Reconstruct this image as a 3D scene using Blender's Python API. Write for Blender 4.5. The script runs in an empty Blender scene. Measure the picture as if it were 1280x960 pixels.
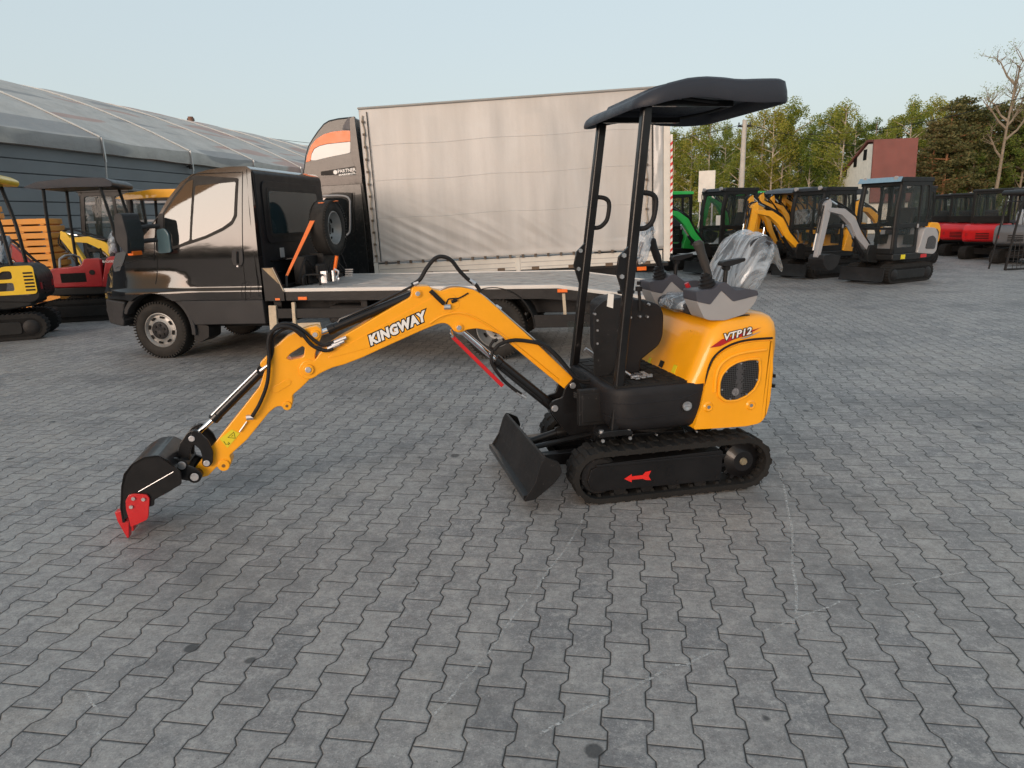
import bpy, bmesh, math, random
from mathutils import Vector, Matrix, noise
R = math.radians
C = bpy.context.scene.collection
scn = bpy.context.scene
# ------------------------------------------------------------------ camera
FPX, PITCH, ROLL, EYE = 843.5, R(13.81), R(1.752), 1.568
cam = bpy.data.cameras.new("camera"); camo = bpy.data.objects.new("camera", cam); C.objects.link(camo)
cam.sensor_width = 36; cam.lens = 36*FPX/1280; cam.clip_start = .05; cam.clip_end = 2000
camo.matrix_world = Matrix.Translation((0, 0, EYE)) @ Matrix.Rotation(R(90)-PITCH, 4, 'X') @ Matrix.Rotation(-ROLL, 4, 'Z')
scn.camera = camo
# ------------------------------------------------------------------ world, sun, exposure
HAZE_POW, HAZE_TINT = .18, (.885, 1.01, 1.09)
SUN_AZ, SUN_EL = R(207), R(4.0)     # azimuth of the sun, clockwise from +Y: low behind the camera
w = bpy.data.worlds.new("World"); scn.world = w; w.use_nodes = True
nt = w.node_tree; nt.nodes.clear()
sky = nt.nodes.new('ShaderNodeTexSky'); sky.sky_type = 'NISHITA'; sky.sun_disc = False
sky.sun_elevation = SUN_EL; sky.sun_rotation = SUN_AZ; sky.air_density = 1.0; sky.dust_density = 3.2; sky.ozone_density = 1.0
def wn_(typ, **k):
    x = nt.nodes.new(typ)
    for a_, v_ in k.items(): setattr(x, a_, v_)
    return x
def wmath(op, a_, b_=0.):
    x = wn_('ShaderNodeMath', operation=op)
    for i_, v_ in enumerate((a_, b_)):
        if isinstance(v_, bpy.types.NodeSocket): nt.links.new(v_, x.inputs[i_])
        else: x.inputs[i_].default_value = v_
    return x.outputs[0]
# thin high haze: evens the brightness of the low-sun sky out and greys its colour away from the sun
lum = wn_('ShaderNodeRGBToBW'); nt.links.new(sky.outputs[0], lum.inputs[0])
L_ = wmath('MAXIMUM', lum.outputs[0], .02); 
tc = wn_('ShaderNodeTexCoord'); dt = wn_('ShaderNodeVectorMath', operation='DOT_PRODUCT'); nt.links.new(tc.outputs['Generated'], dt.inputs[0])
dt.inputs[1].default_value = (math.sin(SUN_AZ), math.cos(SUN_AZ), 0)
mr = wn_('ShaderNodeMapRange'); nt.links.new(dt.outputs['Value'], mr.inputs[0])
for i_, v_ in enumerate((.55, 1.0, .80, .10)): mr.inputs[i_+1].default_value = v_
mp_ = wn_('ShaderNodeMapRange'); nt.links.new(dt.outputs['Value'], mp_.inputs[0])
for i_, v_ in enumerate((.5, 1.0, HAZE_POW-1, -.62)): mp_.inputs[i_+1].default_value = v_
gain = wmath('POWER', L_, mp_.outputs[0])
sc1 = wn_('ShaderNodeVectorMath', operation='SCALE'); nt.links.new(sky.outputs[0], sc1.inputs[0]); nt.links.new(gain, sc1.inputs[3])
sc2 = wn_('ShaderNodeVectorMath', operation='SCALE'); sc2.inputs[0].default_value = HAZE_TINT; nt.links.new(wmath('MULTIPLY', L_, gain), sc2.inputs[3])
gw = wn_('ShaderNodeMapRange'); nt.links.new(dt.outputs['Value'], gw.inputs[0])
for i_, v_ in enumerate((.62, .90, 0., 1.)): gw.inputs[i_+1].default_value = v_
gl = wn_('ShaderNodeMix', data_type='RGBA'); nt.links.new(gw.outputs[0], gl.inputs[0]); gl.inputs[6].default_value = (1, 1, 1, 1); gl.inputs[7].default_value = (1.16, .70, .24, 1)
sg_ = wn_('ShaderNodeVectorMath', operation='MULTIPLY'); nt.links.new(sc1.outputs[0], sg_.inputs[0]); nt.links.new(gl.outputs[2], sg_.inputs[1]); sc1 = sg_
mxw = wn_('ShaderNodeMix', data_type='RGBA'); nt.links.new(mr.outputs[0], mxw.inputs[0]); nt.links.new(sc1.outputs[0], mxw.inputs[6]); nt.links.new(sc2.outputs[0], mxw.inputs[7])
bg = nt.nodes.new('ShaderNodeBackground'); bg.inputs[1].default_value = 0.15
wo = nt.nodes.new('ShaderNodeOutputWorld')
nt.links.new(mxw.outputs[2], bg.inputs[0]); nt.links.new(bg.outputs[0], wo.inputs[0])
sl = bpy.data.lights.new("sun", 'SUN'); sl.energy = 0.8; sl.angle = R(40); sl.color = (1, .92, .82)
so = bpy.data.objects.new("sun", sl); C.objects.link(so)
sd = Vector((math.sin(SUN_AZ)*math.cos(SUN_EL), math.cos(SUN_AZ)*math.cos(SUN_EL), math.sin(SUN_EL)))
so.rotation_euler = sd.to_track_quat('Z', 'Y').to_euler()
scn.view_settings.view_transform = 'Standard'; scn.view_settings.look = 'None'
scn.view_settings.exposure = 2.13; scn.view_settings.gamma = 1
scn.render.engine = 'CYCLES'
# ------------------------------------------------------------------ photo measurement -> metres
def ray(px, py):
    cr, sr = math.cos(ROLL), math.sin(ROLL); X, Y = px-640, py-480
    u = X*cr-Y*sr; v = X*sr+Y*cr
    return Vector((u, FPX*math.cos(PITCH)-v*math.sin(PITCH), -FPX*math.sin(PITCH)-v*math.cos(PITCH)))
def gnd(px, py, z=0.):
    d = ray(px, py); return d*((z-EYE)/d.z)+Vector((0, 0, EYE))
def aty(px, py, Y):
    d = ray(px, py); return d*(Y/d.y)+Vector((0, 0, EYE))
def frame(O, ang):
    """side elevation of a thing: a runs along it, b away from the viewer; returns f(px,py,b)->(a,z)"""
    c, s = math.cos(ang), math.sin(ang)
    def L(px, py, b=0.):
        n = Vector((-s, c, 0)); p0 = Vector((O[0]-s*b, O[1]+c*b, 0)); e = Vector((0, 0, EYE)); d = ray(px, py)
        p = e+d*((p0-e).dot(n)/d.dot(n))-Vector((O[0], O[1], 0))
        return (p.x*c+p.y*s, p.z)
    return L
# ------------------------------------------------------------------ node helper and materials
class NG:
    def __init__(s, name):
        s.m = bpy.data.materials.new(name); s.m.use_nodes = True; s.t = s.m.node_tree; s.b = s.t.nodes['Principled BSDF']
        s.out = s.t.nodes['Material Output']
    def n(s, typ, **k):
        x = s.t.nodes.new(typ)
        for a, v in k.items(): setattr(x, a, v)
        return x
    def lk(s, a, b): s.t.links.new(a, b)
    def setin(s, sock, v):
        if isinstance(v, bpy.types.NodeSocket): s.lk(v, sock)
        else: sock.default_value = v
    def ma(s, op, a, b=0., c=0.):
        x = s.n('ShaderNodeMath', operation=op)
        s.setin(x.inputs[0], a); s.setin(x.inputs[1], b); s.setin(x.inputs[2], c)
        return x.outputs[0]
    def mix(s, f, a, b):
        x = s.n('ShaderNodeMix', data_type='RGBA'); s.setin(x.inputs[0], f)
        for i, v in ((6, a), (7, b)):
            if isinstance(v, tuple): v = (*v, 1) if len(v) == 3 else v
            s.setin(x.inputs[i], v)
        return x.outputs[2]
    def noise(s, scale, detail=4, rough=.6, vec=None, dim='3D'):
        x = s.n('ShaderNodeTexNoise', noise_dimensions=dim); x.inputs['Scale'].default_value = scale
        x.inputs['Detail'].default_value = detail; x.inputs['Roughness'].default_value = rough
        if vec is not None: s.lk(vec, x.inputs['Vector'])
        return x.outputs['Fac']
    def ramp(s, f, lo, hi, a=0., b=1.):
        x = s.n('ShaderNodeMapRange'); s.setin(x.inputs[0], f)
        for i, v in enumerate((lo, hi, a, b)): x.inputs[i+1].default_value = v
        return x.outputs[0]
    def co(s, kind='Object'): return s.n('ShaderNodeTexCoord').outputs[kind]
    def bump(s, h, strength=.2, dist=.01):
        x = s.n('ShaderNodeBump'); x.inputs['Strength'].default_value = strength; x.inputs['Distance'].default_value = dist
        s.lk(h, x.inputs['Height']); s.lk(x.outputs[0], s.b.inputs['Normal'])
def mat(name, col, rough=.5, metal=0., coat=0., var=.12, vscale=3., dust=0., dustcol=(.30, .28, .25), bump=0., bscale=60., ior=1.5, spec=.5, fine=0.):
    g = NG(name); b = g.b; co = g.co()
    n1 = g.noise(vscale, 5, .65, co)
    c = g.mix(g.ramp(n1, .3, .7), tuple(x*(1-var) for x in col), tuple(min(1, x*(1+var)) for x in col))
    if dust:
        n2 = g.noise(vscale*2.3, 8, .75, co)
        geo = g.n('ShaderNodeNewGeometry'); sx = g.n('ShaderNodeSeparateXYZ'); g.lk(geo.outputs['Normal'], sx.inputs[0])
        up = g.ramp(sx.outputs[2], -.2, 1, .35, 1.)
        f = g.ma('MULTIPLY', g.ma('MULTIPLY', g.ramp(n2, .35, .8), up), dust)
        c = g.mix(f, c, dustcol)
    g.lk(c, b.inputs['Base Color'])
    g.lk(g.ramp(g.noise(vscale*4, 6, .7, co), .3, .7, max(.02, rough*.8), min(1, rough*1.25)), b.inputs['Roughness'])
    b.inputs['Metallic'].default_value = metal; b.inputs['IOR'].default_value = ior; b.inputs['Specular IOR Level'].default_value = spec
    b.inputs['Coat Weight'].default_value = coat; b.inputs['Coat Roughness'].default_value = .04
    if max(col) < .05 and not metal: b.inputs['Specular IOR Level'].default_value = .25
    if bump: g.bump(g.noise(bscale, 4, .6, co), bump, .005)
    return g.m
M = {}
M['yellow'] = mat('orange yellow paint', (.93, .39, .004), .36, coat=.35, var=.06, dust=.05, bump=.05, bscale=180)
M['black'] = mat('black machine paint', (.008, .008, .009), .33, coat=.25, var=.3, dust=.03)
M['blackm'] = mat('matt black steel', (.012, .012, .013), .5, var=.3, dust=.05, bump=.15, bscale=200)
M['plastic'] = mat('grained black plastic', (.014, .014, .016), .48, var=.2, dust=.03, bump=.25, bscale=500)
M['roofp'] = mat('canopy plastic', (.028, .032, .042), .42, var=.12, dust=.02, bump=.25, bscale=420)
M['rubber'] = mat('rubber', (.014, .0135, .013), .75, var=.3, dust=.12, dustcol=(.11, .108, .105), bump=.3, bscale=120)
M['tyre'] = mat('tyre rubber', (.020, .019, .018), .85, var=.3, dust=.4, dustcol=(.13, .115, .10), bump=.3, bscale=90)
M['steel'] = mat('bare steel', (.55, .55, .56), .35, metal=.9, var=.15)
M['chrome'] = mat('chromed rod', (.8, .8, .82), .12, metal=1., var=.03)
M['zinc'] = mat('zinc plated fitting', (.62, .62, .64), .38, metal=.9, var=.2, vscale=20)
M['red'] = mat('red paint', (.52, .008, .012), .38, coat=.4, var=.12, dust=.04)
M['darkred'] = mat('deep red paint', (.34, .006, .012), .4, coat=.4, var=.15, dust=.1)
M['hose'] = mat('hydraulic hose rubber', (.014, .014, .015), .5, var=.3, bump=.5, bscale=260)
M['gl'] = mat('light grey plastic', (.31, .31, .315), .45, var=.06)
M['gd'] = mat('slate grey plastic', (.055, .057, .072), .5, var=.1)
M['vanblack'] = mat('van black lacquer', (.006, .006, .007), .12, coat=.75, var=.2, ior=1.5, dust=.0, vscale=1.5)
M['blacksatin'] = mat('satin black body paint', (.008, .009, .011), .4, var=.2)
M['blacksatin'].node_tree.nodes['Principled BSDF'].inputs['Specular IOR Level'].default_value = .18
M['vangrey'] = mat('bumper plastic', (.034, .034, .036), .6, var=.2, dust=.12, dustcol=(.14, .125, .11))
M['dark'] = mat('unlit interior', (.006, .006, .006), .8, var=.2)
M['alu'] = mat('aluminium deck', (.33, .33, .325), .6, metal=.1, var=.35, vscale=6, dust=.6, dustcol=(.25, .235, .21))
M['alub'] = mat('pale aluminium trim', (.55, .54, .52), .45, metal=.2, var=.08, dust=.1)
M['rim'] = mat('silver wheel rim', (.30, .30, .295), .42, metal=.45, var=.25, dust=.45, dustcol=(.16, .14, .12))
M['orange'] = mat('orange marker plastic', (.85, .16, .01), .3, var=.08)
M['strap'] = mat('orange strap', (.85, .20, .05), .7, var=.12, bump=.4, bscale=300)
M['wood'] = mat('pale rough wood', (.50, .42, .31), .8, var=.2, vscale=12)
M['white'] = mat('white print', (.80, .80, .79), .45, var=.04)
M['paper'] = mat('white paper sticker', (.78, .78, .75), .6, var=.05)
M['ink'] = mat('black print', (.01, .01, .01), .5, var=.1)
M['ylabel'] = mat('yellow warning sticker', (.72, .60, .02), .5, var=.05)
M['whitep'] = mat('off white board paint', (.62, .60, .55), .5, var=.1, dust=.3, dustcol=(.3, .27, .23))
M['orgp'] = mat('vivid orange paint', (.80, .17, .03), .4, coat=.1, var=.04)
M['wallgrey'] = mat('grey cladding', (.165, .178, .188), .5, metal=.1, var=.12, vscale=.6, dust=.1)
M['mesh'] = mat('perforated grille metal', (.02, .02, .022), .45, metal=.4, var=.2)
M['concrete'] = mat('weathered concrete', (.42, .40, .36), .85, var=.15, vscale=4, bump=.3)
M['green'] = mat('green paint', (.03, .50, .09), .35, coat=.4, var=.1)
M['amber'] = mat('amber machine paint', (.95, .42, .015), .4, coat=.3, var=.1, dust=.12)
M['ochre'] = mat('yellow machine paint', (.80, .50, .015), .4, coat=.3, var=.1, dust=.12)
M['greyp'] = mat('silver grey machine paint', (.33, .33, .34), .4, coat=.3, var=.08, dust=.1)
M['dgrey'] = mat('slate machine paint', (.10, .105, .115), .4, coat=.3, var=.1, dust=.1)
M['cabblack'] = mat('cab frame paint', (.011, .012, .013), .42, coat=.05, var=.2, dust=.05)
def wear(m, amt, col, sc=9., thin=(40, 3, 40)):
    t = m.node_tree; b = t.nodes['Principled BSDF']; src = b.inputs['Base Color'].links[0].from_socket
    g = NG.__new__(NG); g.m = m; g.t = t; g.b = b; mp = g.n('ShaderNodeMapping'); mp.inputs['Scale'].default_value = thin; mp.inputs['Rotation'].default_value = (.3, .6, .5); g.lk(g.co(), mp.inputs[0])
    f = g.ma('MULTIPLY', g.ramp(g.noise(1., 6, .75, mp.outputs[0]), .60, .72, 0, 1), g.ramp(g.noise(sc, 5, .7, g.co()), .48, .62, 0, amt))
    g.lk(g.mix(f, src, col), b.inputs['Base Color'])
wear(M['blackm'], .8, (.16, .155, .15)); wear(M['yellow'], .35, (.30, .17, .05), 6., (25, 25, 6)); wear(M['rubber'], .6, (.10, .095, .09)); wear(M['alu'], .7, (.16, .15, .14), 5., (30, 4, 30)); wear(M['vangrey'], .5, (.13, .12, .11), 5.)
def glassmat(name, tint, alpha, ior=1.5, rough=.02, coat=1.):
    g = NG(name); b = g.b; b.inputs['Base Color'].default_value = (*tint, 1); b.inputs['Roughness'].default_value = rough
    b.inputs['IOR'].default_value = ior; b.inputs['Alpha'].default_value = alpha; b.inputs['Coat Weight'].default_value = coat
    b.inputs['Coat IOR'].default_value = ior
    return g.m
M['vanglass'] = glassmat('tinted van glass', (.012, .014, .015), .93, 1.72, coat=0.)
M['rearglass'] = glassmat('rear cab glass', (.02, .035, .04), .75, 1.5, coat=.3)
M['cabglass'] = glassmat('clear cab glass', (.06, .08, .08), .18, 1.45, coat=0.)
def filmmat(name='wrinkled clear film', alpha=.42, sc=7.):
    g = NG(name); b = g.b; co = g.co()
    mp = g.n('ShaderNodeMapping'); mp.inputs['Scale'].default_value = (1.6, 3.4, 1.1); mp.inputs['Rotation'].default_value = (.5, .3, .2); g.lk(co, mp.inputs[0])
    n1 = g.n('ShaderNodeTexNoise'); n1.inputs['Scale'].default_value = 2.2; n1.inputs['Detail'].default_value = 6; n1.inputs['Roughness'].default_value = .62; n1.inputs['Distortion'].default_value = 1.1; g.lk(mp.outputs[0], n1.inputs['Vector'])
    rid = g.ma('SUBTRACT', 1., g.ma('ABSOLUTE', g.ma('MULTIPLY', g.ma('SUBTRACT', n1.outputs['Fac'], .5), 5.)))
    b.inputs['Base Color'].default_value = (.66, .76, .86, 1); b.inputs['Roughness'].default_value = .14; b.inputs['IOR'].default_value = 1.6
    b.inputs['Coat Weight'].default_value = 1.; b.inputs['Coat Roughness'].default_value = .03
    g.lk(g.ramp(rid, .35, 1., .16, .62), b.inputs['Alpha'])
    g.bump(g.ma('ADD', rid, g.ma('MULTIPLY', n1.outputs['Fac'], 2.)), .35, .02)
    return g.m
M['film'] = filmmat()
def tarpmat():
    g = NG('box tarpaulin'); b = g.b; co = g.co()
    mp = g.n('ShaderNodeMapping'); mp.inputs['Scale'].default_value = (2.2, 2.2, .25); g.lk(co, mp.inputs[0])
    streak = g.noise(1.6, 5, .6, mp.outputs[0]); blot = g.noise(.8, 6, .6, co)
    c = g.mix(g.ramp(streak, .35, .65), (.405, .402, .395), (.49, .487, .478))
    c = g.mix(g.ramp(blot, .45, .75, 0, .5), c, (.40, .375, .34))
    c = g.mix(g.ramp(g.noise(9, 8, .8, co), .60, .8, 0, .35), c, (.30, .28, .25))
    g.lk(c, b.inputs['Base Color']); b.inputs['Roughness'].default_value = .45; b.inputs['Coat Weight'].default_value = .15
    b.inputs['Coat Roughness'].default_value = .3
    g.bump(g.noise(14, 5, .55, co), .12, .02)
    return g.m
M['tarp'] = tarpmat()
# ------------------------------------------------------------------ mesh helpers
class MB:
    def __init__(s): s.bm = bmesh.new()
    def prism(s, poly, b0, b1, mi=0):
        """polygon of (a,z) extruded along b"""
        bm = s.bm; A = [bm.verts.new((p[0], b0, p[1])) for p in poly]; B = [bm.verts.new((p[0], b1, p[1])) for p in poly]
        n = len(poly); fs = [bm.faces.new(A), bm.faces.new(B[::-1])]
        for i in range(n): fs.append(bm.faces.new((A[i], B[i], B[(i+1) % n], A[(i+1) % n])))
        for f in fs: f.material_index = mi
        bmesh.ops.recalc_face_normals(bm, faces=fs); return s
    def box(s, a0, a1, b0, b1, z0, z1, mi=0): return s.prism([(a0, z0), (a1, z0), (a1, z1), (a0, z1)], b0, b1, mi)
    def cyl(s, p, q, r, seg=20, r2=None, mi=0):
        p, q = Vector(p), Vector(q); d = q-p; m = Matrix.Translation((p+q)/2) @ d.to_track_quat('Z', 'Y').to_matrix().to_4x4()
        g = bmesh.ops.create_cone(s.bm, cap_ends=True, segments=seg, radius1=r, radius2=r if r2 is None else r2, depth=d.length, matrix=m)
        for v in g['verts']:
            for f in v.link_faces: f.material_index = mi
        return s
    def pin(s, a, z, b, r, t=.012, mi=0, seg=20): return s.cyl((a, b, z), (a, b-t, z), r, seg, mi=mi)
    def tube(s, pts, r, seg=10, mi=0, smooth=0):
        pts = [Vector(p) for p in pts]
        if smooth:
            out = []
            P = [pts[0]]+pts+[pts[-1]]
            for i in range(1, len(P)-2):
                for k in range(smooth):
                    t = k/smooth; a, b, c, d = P[i-1], P[i], P[i+1], P[i+2]
                    out.append(.5*((2*b)+(-a+c)*t+(2*a-5*b+4*c-d)*t*t+(-a+3*b-3*c+d)*t**3))
            out.append(pts[-1]); pts = out
        bm = s.bm; rings = []; up = None
        for i, p in enumerate(pts):
            d = (pts[min(i+1, len(pts)-1)]-pts[max(i-1, 0)]).normalized()
            if up is None: up = d.orthogonal().normalized()
            x = (up-d*up.dot(d)).normalized(); up = x; y = d.cross(x)
            rr = r[i] if isinstance(r, list) else r
            rings.append([bm.verts.new(p+(x*math.cos(2*math.pi*k/seg)+y*math.sin(2*math.pi*k/seg))*rr) for k in range(seg)])
        fs = []
        for i in range(len(rings)-1):
            for k in range(seg):
                fs.append(bm.faces.new((rings[i][k], rings[i][(k+1) % seg], rings[i+1][(k+1) % seg], rings[i+1][k])))
        fs.append(bm.faces.new(rings[0][::-1])); fs.append(bm.faces.new(rings[-1]))
        for f in fs: f.material_index = mi
        return s
    def lathe(s, prof, c, axis='Y', seg=40, mi=0, closed=False, cap0=True):
        """prof: (offset along axis, radius)"""
        bm = s.bm; rings = []; c = Vector(c)
        for o, r in prof:
            ring = []
            for k in range(seg):
                t = 2*math.pi*k/seg
                v = {'Y': Vector((r*math.cos(t), o, r*math.sin(t))), 'Z': Vector((r*math.cos(t), r*math.sin(t), o)), 'X': Vector((o, r*math.cos(t), r*math.sin(t)))}[axis]
                ring.append(bm.verts.new(c+v))
            rings.append(ring)
        fs = []; rg = list(range(len(rings)-1))
        prs = [(i, i+1) for i in rg]+([(len(rings)-1, 0)] if closed else [])
        for i, j in prs:
            for k in range(seg): fs.append(bm.faces.new((rings[i][k], rings[i][(k+1) % seg], rings[j][(k+1) % seg], rings[j][k])))
        if not closed:
            if cap0: fs.append(bm.faces.new(rings[0][::-1]))
            fs.append(bm.faces.new(rings[-1]))
        for f in fs: f.material_index = mi
        bmesh.ops.recalc_face_normals(bm, faces=fs)
        return s
    def face(s, pts, mi=0):
        f = s.bm.faces.new([s.bm.verts.new(p) for p in pts]); f.material_index = mi; return s
    def grid(s, fn, nu, nv, mi=0):
        V = [[s.bm.verts.new(fn(i/nu, j/nv)) for j in range(nv+1)] for i in range(nu+1)]
        for i in range(nu):
            for j in range(nv):
                f = s.bm.faces.new((V[i][j], V[i+1][j], V[i+1][j+1], V[i][j+1])); f.material_index = mi
        return s
    def xf(s, m): bmesh.ops.transform(s.bm, matrix=m, verts=s.bm.verts); return s
    def build(s, name, m, parent=None, bevel=0., seg=2, ang=35, label=None, thick=0., smooth=True):
        me = bpy.data.meshes.new(name); s.bm.normal_update(); s.bm.to_mesh(me); s.bm.free()
        for x in (m if isinstance(m, (list, tuple)) else [m]): me.materials.append(M[x] if isinstance(x, str) else x)
        if smooth:
            me.polygons.foreach_set('use_smooth', [True]*len(me.polygons)); me.set_sharp_from_angle(angle=R(ang))
        o = bpy.data.objects.new(name, me); C.objects.link(o); o.parent = parent
        if thick:
            md = o.modifiers.new('thick', 'SOLIDIFY'); md.thickness = thick; md.offset = -1
        if bevel:
            md = o.modifiers.new('bevel', 'BEVEL'); md.width = bevel; md.segments = seg; md.limit_method = 'ANGLE'; md.angle_limit = R(ang); md.harden_normals = True
        if label: o['label'] = label
        return o
def plate(name, loops, b0, b1, m, parent, bev=.002, label=None):
    """flat plate with holes: loops of (a,z), b0<b1"""
    cu = bpy.data.curves.new(name, 'CURVE'); cu.dimensions = '2D'; cu.fill_mode = 'BOTH'
    for lp in loops:
        sp = cu.splines.new('POLY'); sp.points.add(len(lp)-1)
        for i, p in enumerate(lp): sp.points[i].co = (p[0], p[1], 0, 1)
        sp.use_cyclic_u = True
    cu.extrude = max((b1-b0)/2-bev, .0005); cu.bevel_depth = bev; cu.offset = -bev; cu.bevel_resolution = 1
    tmp = bpy.data.objects.new('tmp', cu); C.objects.link(tmp); bpy.context.view_layer.update()
    me = bpy.data.meshes.new_from_object(tmp.evaluated_get(bpy.context.evaluated_depsgraph_get()))
    bpy.data.objects.remove(tmp); me.name = name
    me.transform(Matrix.Translation((0, (b0+b1)/2, 0)) @ Matrix.Rotation(R(90), 4, 'X'))
    me.materials.clear(); me.materials.append(M[m])
    me.polygons.foreach_set('use_smooth', [True]*len(me.polygons)); me.set_sharp_from_angle(angle=R(30))
    o = bpy.data.objects.new(name, me); C.objects.link(o); o.parent = parent
    if label: o['label'] = label
    return o
def text(name, s, size, mtx, m, parent, offset=0., shear=0., extr=.0008, align='LEFT', xs=1., label=None, space=1.):
    cu = bpy.data.curves.new(name, 'FONT'); cu.body = s; cu.size = size; cu.offset = offset; cu.shear = shear; cu.extrude = extr; cu.align_x = align; cu.resolution_u = 3; cu.space_character = space
    tmp = bpy.data.objects.new('tmp', cu); C.objects.link(tmp); bpy.context.view_layer.update()
    me = bpy.data.meshes.new_from_object(tmp.evaluated_get(bpy.context.evaluated_depsgraph_get())); bpy.data.objects.remove(tmp)
    me.name = name; me.transform(mtx @ Matrix.Rotation(R(90), 4, 'X') @ Matrix.Diagonal((xs, 1, 1, 1)))
    me.materials.clear(); me.materials.append(M[m])
    o = bpy.data.objects.new(name, me); C.objects.link(o); o.parent = parent
    if label: o['label'] = label
    return o
def empty(name, loc, rot=(0, 0, 0), label=None, cat=None, group=None):
    o = bpy.data.objects.new(name, None); C.objects.link(o); o.location = loc; o.rotation_euler = rot; o.empty_display_size = .2
    return tag(o, label, cat, group)
def tag(o, label=None, cat=None, group=None, kind=None):
    if label: o['label'] = label
    if cat: o['category'] = cat
    if group: o['group'] = group
    if kind: o['kind'] = kind
    return o
def sub(name, parent): 
    o = bpy.data.objects.new(name, None); C.objects.link(o); o.parent = parent; return o
def arc(ca, cz, r, t0, t1, n=8, rz=None):
    rz = rz or r
    return [(ca+r*math.cos(R(t0+(t1-t0)*i/n)), cz+rz*math.sin(R(t0+(t1-t0)*i/n))) for i in range(n+1)]
def roundpoly(pts, r, n=4):
    out = []; k = len(pts)
    for i in range(k):
        p, a, b = Vector(pts[i]), Vector(pts[i-1]), Vector(pts[(i+1) % k])
        rr = r[i] if isinstance(r, (list, tuple)) else r
        d1, d2 = (a-p), (b-p); l = min(rr, d1.length*.45, d2.length*.45)
        if l < 1e-5: out.append(tuple(p)); continue
        s, e = p+d1.normalized()*l, p+d2.normalized()*l
        for j in range(n+1):
            t = j/n; q = s*(1-t)**2+p*2*t*(1-t)+e*t*t; out.append((q.x, q.y))
    return out
def copytree(o, parent=None):
    c = o.copy(); C.objects.link(c); c.parent = parent
    for ch in o.children: copytree(ch, c)
    return c
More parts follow.
